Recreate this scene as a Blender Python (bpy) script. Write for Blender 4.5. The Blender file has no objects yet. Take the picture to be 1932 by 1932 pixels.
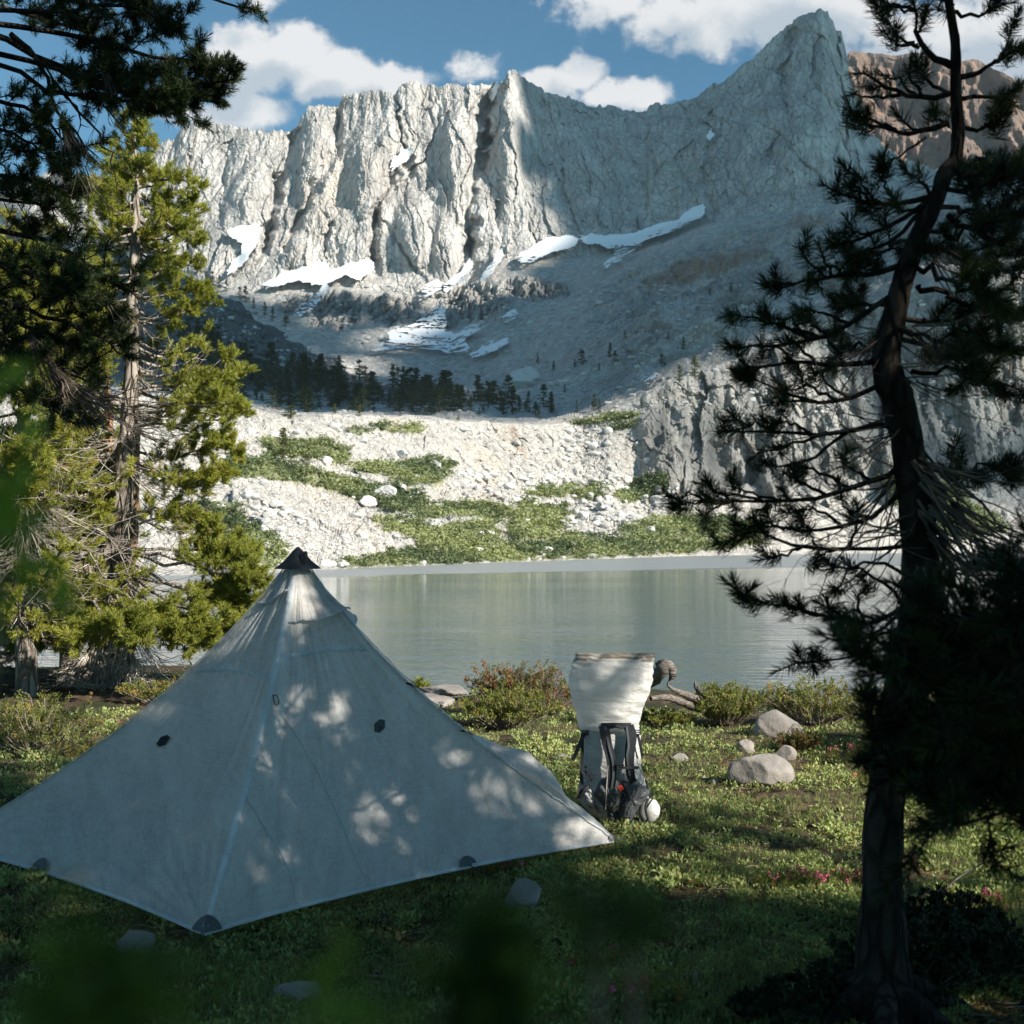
import bpy, math, random
import numpy as np
from math import radians as rad
from mathutils import Vector

# ---------------------------------------------------------------- camera, sky, sun, exposure
S = bpy.context.scene
COL = S.collection
F_PX, CX, HY, CZ = 2071.0, 966.0, 1015.0, 1.65      # focal length in px of a 1932 px picture, horizon row, eye height
cam_d = bpy.data.cameras.new('camera')
cam = bpy.data.objects.new('camera', cam_d); COL.objects.link(cam)
cam.location = (0, 0, CZ); cam.rotation_euler = (rad(90), 0, 0)
cam_d.sensor_width = 36; cam_d.lens = 36 * F_PX / 1932
cam_d.shift_y = (HY - 966) / 1932
cam_d.clip_start = 0.05; cam_d.clip_end = 20000
cam_d.dof.use_dof = True; cam_d.dof.focus_distance = 9.0; cam_d.dof.aperture_fstop = 4.5
S.camera = cam

SUN = np.array([0.74, -0.44, 0.50]); SUN = SUN / np.linalg.norm(SUN)      # towards the sun
sun_d = bpy.data.lights.new('sun', 'SUN'); sun_d.energy = 5.0; sun_d.angle = rad(0.53); sun_d.color = (1.0, 0.93, 0.82)
sun = bpy.data.objects.new('sun', sun_d); COL.objects.link(sun)
sun.rotation_euler = Vector(SUN).to_track_quat('Z', 'Y').to_euler()
S.view_settings.view_transform = 'Standard'; S.view_settings.look = 'None'
S.view_settings.exposure = 0.86; S.view_settings.gamma = 1.0; S.view_settings.use_curve_mapping = False
S.cycles.max_bounces = 6; S.cycles.diffuse_bounces = 3; S.cycles.glossy_bounces = 3
S.cycles.transmission_bounces = 4; S.cycles.transparent_max_bounces = 6
S.cycles.use_denoising = True; S.cycles.caustics_reflective = False; S.cycles.caustics_refractive = False

class NT:
    """tiny helper round a node tree"""
    def __init__(s, nt): s.nt = nt; s.n = nt.nodes; s.l = nt.links
    def add(s, t, **k):
        n = s.n.new(t)
        for a, v in k.items(): setattr(n, a, v)
        return n
    def put(s, sock, v):
        if isinstance(v, bpy.types.NodeSocket): s.l.new(v, sock)
        elif v is not None: sock.default_value = v
    def m(s, op, a, b=None, c=None, clamp=False):
        n = s.add('ShaderNodeMath', operation=op, use_clamp=clamp)
        for i, v in enumerate((a, b, c)):
            if v is not None: s.put(n.inputs[i], v)
        return n.outputs[0]
    def vm(s, op, a, b=None):
        n = s.add('ShaderNodeVectorMath', operation=op)
        s.put(n.inputs[0], a)
        if b is not None: s.put(n.inputs[1], b)
        return n.outputs[1] if op in ('LENGTH', 'DOT_PRODUCT', 'DISTANCE') else n.outputs[0]
    def noise(s, vec, scale, detail=4, rough=.55, dist=0.0, col=False):
        n = s.add('ShaderNodeTexNoise'); n.inputs['Scale'].default_value = scale
        n.inputs['Detail'].default_value = detail; n.inputs['Roughness'].default_value = rough; n.inputs['Distortion'].default_value = dist
        if vec is not None: s.l.new(vec, n.inputs['Vector'])
        return n.outputs['Color' if col else 'Fac']
    def voro(s, vec, scale, feature='F1', rnd=1.0):
        n = s.add('ShaderNodeTexVoronoi', feature=feature); n.inputs['Scale'].default_value = scale
        n.inputs['Randomness'].default_value = rnd
        if vec is not None: s.l.new(vec, n.inputs['Vector'])
        return n
    def ramp(s, f, stops, interp='LINEAR'):
        n = s.add('ShaderNodeValToRGB'); s.l.new(f, n.inputs[0]); r = n.color_ramp; r.interpolation = interp
        while len(r.elements) < len(stops): r.elements.new(0.5)
        for e, (p, c) in zip(r.elements, stops):
            e.position = p; e.color = (c, c, c, 1) if isinstance(c, (int, float)) else (*c, 1)
        return n.outputs[0]
    def mix(s, f, a, b, mode='MIX'):
        n = s.add('ShaderNodeMix', data_type='RGBA', blend_type=mode)
        s.put(n.inputs[0], f)
        for i, v in ((6, a), (7, b)):
            if isinstance(v, tuple) and len(v) == 3: v = (*v, 1)
            s.put(n.inputs[i], v)
        return n.outputs[2]
    def mapr(s, v, a, b, c=0.0, d=1.0, smooth=True):
        n = s.add('ShaderNodeMapRange', interpolation_type='SMOOTHSTEP' if smooth else 'LINEAR')
        s.put(n.inputs[0], v)
        for i, q in enumerate((a, b, c, d)): s.put(n.inputs[i + 1], q)
        return n.outputs[0]
    def mapping(s, vec, scale=(1, 1, 1), rot=(0, 0, 0), loc=(0, 0, 0)):
        n = s.add('ShaderNodeMapping'); s.l.new(vec, n.inputs[0])
        n.inputs['Location'].default_value = loc; n.inputs['Rotation'].default_value = rot; n.inputs['Scale'].default_value = scale
        return n.outputs[0]
    def bump(s, h, strength=.5, dist=.05, normal=None):
        n = s.add('ShaderNodeBump'); n.inputs['Strength'].default_value = strength; n.inputs['Distance'].default_value = dist
        s.l.new(h, n.inputs['Height'])
        if normal is not None: s.l.new(normal, n.inputs['Normal'])
        return n.outputs[0]
    def pos(s): return s.add('ShaderNodeNewGeometry').outputs['Position']
    def obj(s): return s.add('ShaderNodeTexCoord').outputs['Object']
    def attr(s, name): 
        n = s.add('ShaderNodeAttribute'); n.attribute_name = name
        return n

# ---- the sky: physical sky with cumulus drifting in it
W = bpy.data.worlds.new('World'); S.world = W; W.use_nodes = True
w = NT(W.node_tree); w.n.clear()
sky = w.add('ShaderNodeTexSky', sky_type='NISHITA'); sky.sun_disc = False
sky.sun_elevation = math.asin(SUN[2]); sky.sun_rotation = math.atan2(SUN[0], SUN[1])
sky.altitude = 3000; sky.air_density = 1.0; sky.dust_density = 0.3; sky.ozone_density = 1.5
SKY_STRENGTH = 0.068
tc = w.add('ShaderNodeTexCoord').outputs['Generated']
sep = w.add('ShaderNodeSeparateXYZ'); w.l.new(tc, sep.inputs[0])
yy = w.m('MAXIMUM', sep.outputs[1], 0.02)
cmb = w.add('ShaderNodeCombineXYZ')
w.l.new(w.m('DIVIDE', sep.outputs[0], yy), cmb.inputs[0]); w.l.new(w.m('DIVIDE', sep.outputs[2], yy), cmb.inputs[1])
pp = cmb.outputs[0]
wn = w.noise(pp, 7.0, 5, .6, col=True)
wob = w.vm('MULTIPLY', w.vm('SUBTRACT', wn, (.5, .5, .5)), (.075, .075, 0))
pw = w.vm('ADD', pp, wob)
def cloud_field(vec, blobs):
    f = None
    for (bx, by, rx, ry, amp) in blobs:
        c = ((bx - CX) / F_PX, (HY - by) / F_PX, 0)
        d = w.vm('MULTIPLY', w.vm('SUBTRACT', vec, c), (F_PX / rx, F_PX / ry, 0))
        v = w.m('MULTIPLY', w.m('SUBTRACT', 1.0, w.vm('LENGTH', d)), amp)
        f = v if f is None else w.m('SMOOTH_MAX', f, v, .15)
    return f
BL = [(470, 105, 105, 95, 1), (560, 95, 95, 60, 1), (640, 140, 110, 60, 1), (740, 130, 85, 42, .9), (450, 205, 125, 50, .9),
      (1020, 160, 100, 50, .9), (1100, 125, 45, 42, .8), (1190, 165, 95, 42, .9),
      (890, 108, 62, 36, .42), (1150, 15, 120, 60, .6), (1330, 30, 200, 70, .75), (1530, 10, 200, 90, .8), (1720, 90, 170, 120, .85),
      (1900, 90, 180, 140, .8), (500, 0, 60, 22, .4), (330, 190, 50, 30, .3)]
fld = cloud_field(pw, BL)
fine = w.noise(pp, 28.0, 6, .62)
mid = w.noise(pp, 9.0, 4, .6)
fine2 = w.noise(pp, 85.0, 5, .65)
fld2 = w.m('ADD', w.m('ADD', fld, w.m('MULTIPLY', w.m('SUBTRACT', fine, .5), 1.0)), w.m('MULTIPLY', w.m('SUBTRACT', fine2, .5), .35))
inframe = w.mapr(sep.outputs[1], .05, .3)
hi = w.m('MULTIPLY', w.mapr(w.noise(tc, 2.4, 6, .6), .50, .66), w.m('SUBTRACT', 1.0, inframe))
cover = w.m('MAXIMUM', w.m('MULTIPLY', w.mapr(fld2, -.02, .36), inframe), w.m('MULTIPLY', hi, .35))
# the belly of each cloud is greyer than its top: density sampled a little towards the sun
fl_up = cloud_field(w.vm('ADD', pw, (.018, .026, 0)), BL)
thick = w.m('SUBTRACT', fl_up, w.m('MULTIPLY', w.m('SUBTRACT', w.m('ADD', w.m('MULTIPLY', mid, .6), w.m('MULTIPLY', fine, .4)), .5), 1.6))
shade = w.mapr(thick, .0, .5)
ccol = w.mix(shade, (7.4, 7.4, 7.4), (4.4, 5.0, 5.6))
skyc = w.mix(1.0, sky.outputs[0], (.64, 1.19, 1.15), 'MULTIPLY')
bgc = w.mix(w.m('MULTIPLY', cover, .93), skyc, ccol)
bg = w.add('ShaderNodeBackground'); w.l.new(bgc, bg.inputs[0]); bg.inputs[1].default_value = SKY_STRENGTH
wo = w.add('ShaderNodeOutputWorld'); w.l.new(bg.outputs[0], wo.inputs[0])

# ---------------------------------------------------------------- helpers
def at(px, py, Y): return np.array([(px - CX) / F_PX * Y, Y, CZ + (HY - py) / F_PX * Y])
def nrm(v):
    v = np.asarray(v, float); n = np.linalg.norm(v, axis=-1, keepdims=True); return v / np.maximum(n, 1e-9)
def sst(x, a, b): t = np.clip((x - a) / (b - a), 0, 1); return t * t * (3 - 2 * t)
def _h(ix, iy, s):
    a = (ix.astype(np.int64) * 374761393 + iy.astype(np.int64) * 668265263 + s * 974634777) & 0xFFFFFFFF
    a = ((a ^ (a >> 13)) * 1274126177) & 0xFFFFFFFF
    a = ((a ^ (a >> 16)) * 2246822519) & 0xFFFFFFFF
    return ((a ^ (a >> 15)) & 0xFFFFFF) / float(0x1000000)
_rp = np.random.default_rng(77)
_PERM = _rp.permutation(4096).astype(np.int32); _GA = _rp.random(4096) * 6.2831853
_GC, _GS = np.cos(_GA).astype(np.float32) * 1.5, np.sin(_GA).astype(np.float32) * 1.5
def gn(x, y, s=0):
    x, y = np.broadcast_arrays(np.asarray(x, np.float64), np.asarray(y, np.float64))
    fx0 = np.floor(x); fy0 = np.floor(y); ix = fx0.astype(np.int32); iy = fy0.astype(np.int32)
    fx = (x - fx0).astype(np.float32); fy = (y - fy0).astype(np.float32)
    ux = fx * fx * (3 - 2 * fx); uy = fy * fy * (3 - 2 * fy)
    r0 = _PERM[(iy + s * 131) & 4095]; r1 = _PERM[(iy + 1 + s * 131) & 4095]
    def g(r, dx, dy):
        h = _PERM[(r + ix + dx) & 4095]
        return _GC[h] * (fx - dx) + _GS[h] * (fy - dy)
    a = g(r0, 0, 0); b = g(r0, 1, 0); c = g(r1, 0, 1); d = g(r1, 1, 1)
    a += (b - a) * ux; c += (d - c) * ux
    return a + (c - a) * uy
def fbm(x, y, o=5, s=0, g=.5):
    t = 0; a = 1
    for i in range(o): t = t + a * gn(x * 2 ** i + 17.3 * i, y * 2 ** i - 9.1 * i, s + i); a *= g
    return t
def ridged(x, y, o=4, s=0, g=.5):
    t = 0; a = 1
    for i in range(o): t = t + a * (1 - 2 * np.abs(gn(x * 2 ** i + 7.7 * i, y * 2 ** i + 3.3 * i, s + i))); a *= g
    return t
def worley(x, y, s=0):
    ix = np.floor(x); iy = np.floor(y)
    f1 = np.full(x.shape, 9.); f2 = np.full(x.shape, 9.); cid = np.zeros(x.shape); ox = np.zeros(x.shape); oy = np.zeros(x.shape)
    for dx in (-1, 0, 1):
        for dy in (-1, 0, 1):
            cx = ix + dx; cy = iy + dy
            qx = cx + _h(cx, cy, s); qy = cy + _h(cx, cy, s + 1)
            d = np.hypot(x - qx, y - qy); c = _h(cx, cy, s + 2)
            near = d < f1
            f2 = np.where(near, f1, np.minimum(f2, d))
            cid = np.where(near, c, cid); ox = np.where(near, x - qx, ox); oy = np.where(near, y - qy, oy); f1 = np.where(near, d, f1)
    return f1, f2, cid, ox, oy
def inpoly(x, y, poly):
    r = np.zeros(np.shape(x), bool); n = len(poly)
    for i in range(n):
        x1, y1 = poly[i]; x2, y2 = poly[(i + 1) % n]
        if y1 == y2: continue
        r ^= ((y1 > y) != (y2 > y)) & (x < (x2 - x1) * (y - y1) / (y2 - y1) + x1)
    return r
def seg_dist(x, y, path):
    """distance to a polyline and how far along it (0..1)"""
    best = np.full(np.shape(x), 1e9); tt = np.zeros(np.shape(x)); n = len(path) - 1
    for i in range(n):
        (x1, y1), (x2, y2) = path[i], path[i + 1]
        dx, dy = x2 - x1, y2 - y1; t = np.clip(((x - x1) * dx + (y - y1) * dy) / (dx * dx + dy * dy), 0, 1)
        d = np.hypot(x - x1 - t * dx, y - y1 - t * dy); m = d < best
        best = np.where(m, d, best); tt = np.where(m, (i + t) / n, tt)
    return best, tt

class Geo:
    """collects vertices and faces with numpy; build() links them as ONE mesh object"""
    def __init__(s): s.V = []; s.F = []; s.T = []; s.M = []; s.n = 0
    def add(s, V, F, tint=0.5, mat=0):
        V = np.asarray(V, float).reshape(-1, 3); F = np.asarray(F, int)
        if len(V) == 0 or len(F) == 0: return
        s.V.append(V); s.F.append(F + s.n); s.n += len(V)
        s.T.append(np.broadcast_to(np.asarray(tint, float), (len(V),)).copy()); s.M.append(np.full(len(F), mat))
    def build(s, name, mats, parent=None, smooth=True, loc=None, tint=True):
        V = np.concatenate(s.V); base = np.zeros(3) if loc is None else np.asarray(loc, float)
        me = bpy.data.meshes.new(name)
        me.vertices.add(len(V)); me.vertices.foreach_set('co', (V - base).astype(np.float32).ravel())
        nl = sum(f.size for f in s.F); npoly = sum(len(f) for f in s.F)
        me.loops.add(nl); me.polygons.add(npoly)
        me.loops.foreach_set('vertex_index', np.concatenate([f.ravel() for f in s.F]).astype(np.int32))
        tot = np.concatenate([np.full(len(f), f.shape[1]) for f in s.F]); st = np.concatenate([[0], np.cumsum(tot)[:-1]])
        me.polygons.foreach_set('loop_start', st.astype(np.int32)); me.polygons.foreach_set('loop_total', tot.astype(np.int32))
        me.polygons.foreach_set('material_index', np.concatenate(s.M).astype(np.int32))
        me.polygons.foreach_set('use_smooth', np.full(npoly, smooth))
        me.update(calc_edges=True); me.validate()
        if tint:
            a = me.attributes.new('tint', 'FLOAT', 'POINT'); a.data.foreach_set('value', np.concatenate(s.T).astype(np.float32))
        for m in (mats if isinstance(mats, (list, tuple)) else [mats]): me.materials.append(m)
        o = bpy.data.objects.new(name, me); COL.objects.link(o); o.location = base
        if parent is not None:
            o.parent = parent; o.location = Vector(base) - parent_loc(parent)
        return o
def parent_loc(p):
    v = Vector((0, 0, 0))
    while p is not None: v += p.location; p = p.parent
    return v
def tag(o, label=None, cat=None, group=None, kind=None):
    for k, v in (('label', label), ('category', cat), ('group', group), ('kind', kind)):
        if v: o[k] = v
    return o
def thing(name, loc, label, cat, group=None):
    o = bpy.data.objects.new(name, None); COL.objects.link(o); o.location = [float(q) for q in loc]; o.empty_display_size = .1
    return tag(o, label, cat, group)

def frames(P):
    T = np.gradient(P, axis=1); T = nrm(T)
    ref = np.where(np.abs(T[..., 2:3]) > .9, np.array([1., 0, 0]), np.array([0, 0, 1.]))
    ref = np.broadcast_to(ref[:, :1], T.shape)
    A = nrm(np.cross(T, ref)); B = np.cross(T, A)
    return A, B
def tubes(g, P, R, k=5, tint=.5, mat=0, rough=0.0, rng=None):
    """P (N,m,3) centre lines, R (N,m) radii"""
    P = np.asarray(P, float); R = np.asarray(R, float)
    if P.ndim == 2: P = P[None]; R = np.asarray(R)[None]
    N, m = P.shape[:2]
    if N == 0: return
    A, B = frames(P); a = np.arange(k) / k * 2 * np.pi
    rr = R[..., None]
    if rough: rr = rr * (1 + rough * (rng or np.random.default_rng(1)).standard_normal((N, m, k)))
    V = P[:, :, None] + (A[:, :, None] * np.cos(a)[:, None] + B[:, :, None] * np.sin(a)[:, None]) * (rr[..., None] if rr.ndim == 3 else rr[..., None])
    i = np.arange(m - 1)[:, None] * k + np.arange(k)[None]; j = np.arange(m - 1)[:, None] * k + (np.arange(k)[None] + 1) % k
    F = np.stack([i, j, j + k, i + k], -1).reshape(-1, 4)
    F = (F[None] + (np.arange(N) * m * k)[:, None, None]).reshape(-1, 4)
    t = np.repeat(np.broadcast_to(np.asarray(tint, float), (N,)), m * k)
    g.add(V.reshape(-1, 3), F, t, mat)
def smooth_path(pts, m):
    P = np.asarray(pts, float); n = len(P)
    if n == 2: return P[0] + (P[1] - P[0]) * np.linspace(0, 1, m)[:, None]
    Q = np.vstack([2 * P[0] - P[1], P, 2 * P[-1] - P[-2]]); t = np.linspace(0, n - 1 - 1e-6, m); i = t.astype(int); f = (t - i)[:, None]
    a, b, c, d = Q[i], Q[i + 1], Q[i + 2], Q[i + 3]
    return .5 * (2 * b + (c - a) * f + (2 * a - 5 * b + 4 * c - d) * f * f + (3 * b - a - 3 * c + d) * f ** 3)
def needles(g, B, D, L, wd, tint, rng, mat=0):
    N = len(B)
    if N == 0: return
    side = nrm(np.cross(D, rng.standard_normal((N, 3)))) * (np.broadcast_to(wd, (N,))[:, None] / 2)
    L = np.broadcast_to(L, (N,))[:, None]
    V = np.stack([B - side * .7, B + side * .7, B + D * L * .6 + side, B + D * L], 1)
    i = np.arange(N)[:, None] * 4
    g.add(V.reshape(-1, 3), i + np.array([0, 1, 2, 3]), np.repeat(np.broadcast_to(tint, (N,)), 4), mat)
def tufts(g, P, D, rng, ln=.07, nl=.045, cnt=50, wd=.0016, tint=.5, mat=0):
    """bottlebrush of needles on the last ln metres of a twig ending at P with direction D"""
    N = len(P)
    if N == 0: return
    P = np.asarray(P); D = nrm(D); lnn = np.broadcast_to(ln, (N,))
    P2 = np.repeat(P, cnt, 0); D2 = np.repeat(D, cnt, 0); u = rng.random(N * cnt)
    base = P2 - D2 * (u * np.repeat(lnn, cnt))[:, None]
    perp = nrm(np.cross(D2, rng.standard_normal((N * cnt, 3))))
    lean = (1.35 - .95 * (1 - u) ** 1.5 + rng.normal(0, .18, N * cnt))     # tip needles point forward
    lean = np.clip(lean, .15, 1.5); lean = np.where(u < .18, lean * .75, lean)
    d = nrm(D2 * np.cos(lean)[:, None] + perp * np.sin(lean)[:, None])
    t = np.repeat(np.broadcast_to(tint, (N,)), cnt) + rng.normal(0, .08, N * cnt)
    needles(g, base, d, nl * rng.uniform(.7, 1.1, N * cnt), wd, np.clip(t, 0, 1), rng, mat)
def rhombs(g, C, D, U, L, Wd, tint, mat=0):
    """leaf blades: centre base C, direction D, width direction U"""
    N = len(C)
    if N == 0: return
    L = np.broadcast_to(L, (N,))[:, None]; Wd = np.broadcast_to(Wd, (N,))[:, None] / 2
    V = np.stack([C, C + D * L * .5 + U * Wd, C + D * L, C + D * L * .5 - U * Wd], 1)
    i = np.arange(N)[:, None] * 4
    g.add(V.reshape(-1, 3), i + np.array([0, 1, 2, 3]), np.repeat(np.broadcast_to(tint, (N,)), 4), mat)
def randdir(rng, n): return nrm(rng.standard_normal((n, 3)))

def icos(sub):
    t = (1 + 5 ** .5) / 2
    v = [(-1, t, 0), (1, t, 0), (-1, -t, 0), (1, -t, 0), (0, -1, t), (0, 1, t), (0, -1, -t), (0, 1, -t), (t, 0, -1), (t, 0, 1), (-t, 0, -1), (-t, 0, 1)]
    f = [(0, 11, 5), (0, 5, 1), (0, 1, 7), (0, 7, 10), (0, 10, 11), (1, 5, 9), (5, 11, 4), (11, 10, 2), (10, 7, 6), (7, 1, 8), (3, 9, 4), (3, 4, 2), (3, 2, 6), (3, 6, 8), (3, 8, 9), (4, 9, 5), (2, 4, 11), (6, 2, 10), (8, 6, 7), (9, 8, 1)]
    v = [np.array(p) / np.linalg.norm(p) for p in v]
    for _ in range(sub):
        c = {}; nf = []
        def mid(a, b):
            k = (min(a, b), max(a, b))
            if k not in c: p = v[a] + v[b]; v.append(p / np.linalg.norm(p)); c[k] = len(v) - 1
            return c[k]
        for a, b, d in f:
            x, y, z = mid(a, b), mid(b, d), mid(d, a); nf += [(a, x, z), (b, y, x), (d, z, y), (x, y, z)]
        f = nf
    return np.array(v), np.array(f)
ICO = {k: icos(k) for k in (1, 2, 3, 4)}
def rock_mesh(g, c, size, rng, sub=2, cuts=7, tint=.5, rough=.04, mat=0):
    """an angular boulder: a sphere cut flat by random planes, then roughened"""
    V, F = ICO[sub]; V = V.copy()
    for _ in range(cuts):
        n = nrm(rng.standard_normal(3)); d = rng.uniform(.5, .85); h = V @ n
        V = np.where((h > d)[:, None], V - (h - d)[:, None] * n, V)
    if rough:
        s = int(rng.integers(1000)); k = 2.3
        V = V * (1 + rough * (fbm(V[:, 0] * k + V[:, 2] * 1.7, V[:, 1] * k - V[:, 2], 4, s))[:, None])
    V = V * np.asarray(size) + np.asarray(c)
    g.add(V, F, tint, mat)

def mat(name, fn, rough=.9):
    m = bpy.data.materials.new(name); m.use_nodes = True; t = NT(m.node_tree)
    b = t.n['Principled BSDF']; b.inputs['Roughness'].default_value = rough; b.inputs['Specular IOR Level'].default_value = .25
    fn(t, b); return m
def leaf_mat(name, dark, lite, trans=.35, brown=None, rough=.55, spec=.3):
    m = bpy.data.materials.new(name); m.use_nodes = True; t = NT(m.node_tree)
    b = t.n['Principled BSDF']; out = t.n['Material Output']
    tn = t.attr('tint').outputs['Fac']
    stops = [(0, dark), (.75, lite)] + ([(.9, brown)] if brown else [])
    c = t.ramp(tn, stops)
    t.l.new(c, b.inputs['Base Color']); b.inputs['Roughness'].default_value = rough; b.inputs['Specular IOR Level'].default_value = spec
    tr = t.add('ShaderNodeBsdfTranslucent'); t.l.new(t.mix(1.0, c, (1.0, 1.0, .55), 'MULTIPLY'), tr.inputs[0])
    mx = t.add('ShaderNodeMixShader'); mx.inputs[0].default_value = trans
    t.l.new(b.outputs[0], mx.inputs[1]); t.l.new(tr.outputs[0], mx.inputs[2]); t.l.new(mx.outputs[0], out.inputs[0])
    return m
# ---------------------------------------------------------------- materials of the setting
def f_granite(scale, base=(.50, .49, .47), dark=(.24, .245, .25), warm=(.50, .40, .29), crack=.6, stretch=(1, 1, 1), bumpd=.5, veg=False, dk=True):
    def fn(t, b):
        p = t.pos(); q = t.mapping(p, stretch)
        n1 = t.noise(q, scale, 8, .65); n2 = t.noise(q, scale * .18, 5, .6); n3 = t.noise(q, scale * 6, 4, .7)
        c = t.mix(t.mapr(n1, .38, .66), dark, base)
        c = t.mix(t.mapr(n2, .52, .72, 0, .55), c, warm)
        vo = t.voro(t.mapping(q, (1, 1, .6)), scale * .9, 'DISTANCE_TO_EDGE')
        ck = t.mapr(vo.outputs[0], 0, .055)
        c = t.mix(t.m('MULTIPLY', t.m('SUBTRACT', 1.0, ck), crack), c, (.10, .10, .105))
        vo2 = t.voro(t.mapping(q, (1, 1, .8)), scale * 3.6, 'DISTANCE_TO_EDGE'); ck2 = t.mapr(t.m('ADD', vo2.outputs[0], t.m('MULTIPLY', n3, .10)), .04, .12)
        c = t.mix(t.m('MULTIPLY', t.m('SUBTRACT', 1.0, ck2), (crack * 1.2 + .12) if crack > 0 else 0.0), c, (.16, .165, .17))
        c = t.mix(t.attr('tint').outputs['Fac'], c, t.mix(n1, (.19, .11, .07), (.30, .18, .11)))
        c = t.mix(t.mapr(n3, .3, .7, 0, .25), c, (.2, .2, .2))
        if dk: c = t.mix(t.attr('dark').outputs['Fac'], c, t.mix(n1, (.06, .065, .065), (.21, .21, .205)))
        if veg: c = t.mix(t.m('MULTIPLY', t.attr('veg').outputs['Fac'], t.mapr(n3, .25, .6)), c, t.mix(t.mapr(n2, .4, .6), (.10, .14, .05), (.20, .21, .07)))
        t.l.new(c, b.inputs['Base Color'])
        h = t.m('ADD', t.m('MULTIPLY', n1, 1.0), t.m('ADD', t.m('MULTIPLY', n3, .25), t.m('ADD', t.m('MULTIPLY', ck, .35 if crack else 0.0), t.m('MULTIPLY', ck2, .3 if crack else 0.0))))
        t.l.new(t.bump(h, .9, bumpd), b.inputs['Normal'])
    return fn
M = {}
M['wall'] = mat('mountain_granite', f_granite(.05, (.60, .575, .54), (.39, .375, .36), (.57, .50, .42), .14, (1, 1, .35), 3.0), .95)
M['slope'] = mat('scree_granite', f_granite(.22, (.66, .63, .585), (.42, .405, .38), (.55, .48, .40), .30, bumpd=.8), .95)
M['bank'] = mat('bank_granite', f_granite(.55, (.60, .57, .52), (.44, .42, .39), (.58, .49, .39), .28, bumpd=.35, veg=True), .95)
M['redrock'] = mat('red_rock', f_granite(.03, (.25, .155, .105), (.14, .09, .065), (.30, .19, .115), .2, bumpd=3.0), .95)
M['boulder'] = mat('boulder_granite', f_granite(3.0, (.40, .36, .32), (.22, .20, .185), (.38, .27, .19), .0, bumpd=.03), .9)
def f_talus(t, b):
    p = t.pos(); n = t.noise(p, 1.2, 5, .6); tn = t.attr('tint').outputs['Fac']
    c = t.ramp(tn, [(0, (.34, .33, .32)), (.5, (.58, .565, .54)), (1, (.70, .68, .65))])
    c = t.mix(t.mapr(n, .5, .75, 0, .5), c, (.32, .31, .29)); t.l.new(c, b.inputs['Base Color'])
    t.l.new(t.bump(t.noise(p, 5, 4), .6, .1), b.inputs['Normal'])
M['talus'] = mat('talus', f_talus, .95)
def f_snow(t, b):
    b.inputs['Base Color'].default_value = (.80, .82, .84, 1); t.l.new(t.bump(t.noise(t.pos(), .4, 5, .6), .5, .6), b.inputs['Normal'])
M['snow'] = mat('snow', f_snow, .8)
def f_water(t, b):
    p = t.pos(); sp = t.add('ShaderNodeSeparateXYZ'); t.l.new(p, sp.inputs[0])
    b.inputs['Base Color'].default_value = (.012, .035, .045, 1)
    b.inputs['IOR'].default_value = 1.6; b.inputs['Specular IOR Level'].default_value = .5
    # wind-ruffled water lies beyond a diagonal line near the far shore
    far = t.mapr(t.m('SUBTRACT', sp.outputs[1], t.m('ADD', t.m('MULTIPLY', sp.outputs[0], .66), t.m('MULTIPLY', t.noise(p, .04, 2), 12))), 86, 94)
    w1 = t.noise(t.mapping(p, (.45, 1.3, 1)), 2.4, 3, .5, .3); w2 = t.noise(t.mapping(p, (.6, 1.5, 1), (0, 0, .35)), 6.5, 2, .5)
    w3 = t.noise(t.mapping(p, (.25, 1.0, 1), (0, 0, -.1)), .36, 3, .55)
    pat = t.mapr(t.noise(t.mapping(p, (.4, 1, 1)), .06, 3), .35, .7, .35, 1.0)
    h = t.m('ADD', t.m('MULTIPLY', t.m('ADD', w1, t.m('MULTIPLY', w2, .34)), pat), t.m('MULTIPLY', w3, 1.5))
    n = t.bump(h, 1.0, .080)
    t.l.new(n, b.inputs['Normal'])
    t.l.new(t.m('ADD', .05, t.m('MULTIPLY', far, .30)), b.inputs['Roughness'])
    t.l.new(t.mix(far, (.085, .13, .155), (.27, .29, .30)), b.inputs['Base Color'])  # base colour lifted to stand in for reflected light, most on the ruffled strip
M['water'] = mat('lake_water', f_water, .05)
def f_ground(t, b):
    p = t.pos(); n1 = t.noise(p, .9, 6, .6); n2 = t.noise(p, 14, 6, .7); n3 = t.noise(p, 60, 3, .6)
    c = t.mix(t.mapr(n2, .35, .65), (.02, .016, .011), (.13, .09, .055))
    c = t.mix(t.mapr(n1, .42, .6), c, (.025, .035, .014))
    c = t.mix(t.mapr(n3, .55, .7, 0, .6), c, (.22, .14, .08))
    t.l.new(c, b.inputs['Base Color']); t.l.new(t.bump(t.m('ADD', n2, t.m('MULTIPLY', n3, .4)), .8, .02), b.inputs['Normal'])
M['ground'] = mat('meadow_soil', f_ground, 1.0)
M['farveg'] = leaf_mat('willow_leaves', (.09, .125, .055), (.32, .35, .15), .25)
M['conifer'] = leaf_mat('conifer_needles', (.022, .040, .024), (.10, .13, .045), .15)
def f_cloud(t, b): b.inputs['Base Color'].default_value = (.85, .85, .87, 1)
M['cloud'] = mat('cloud', f_cloud, 1.0)

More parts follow.
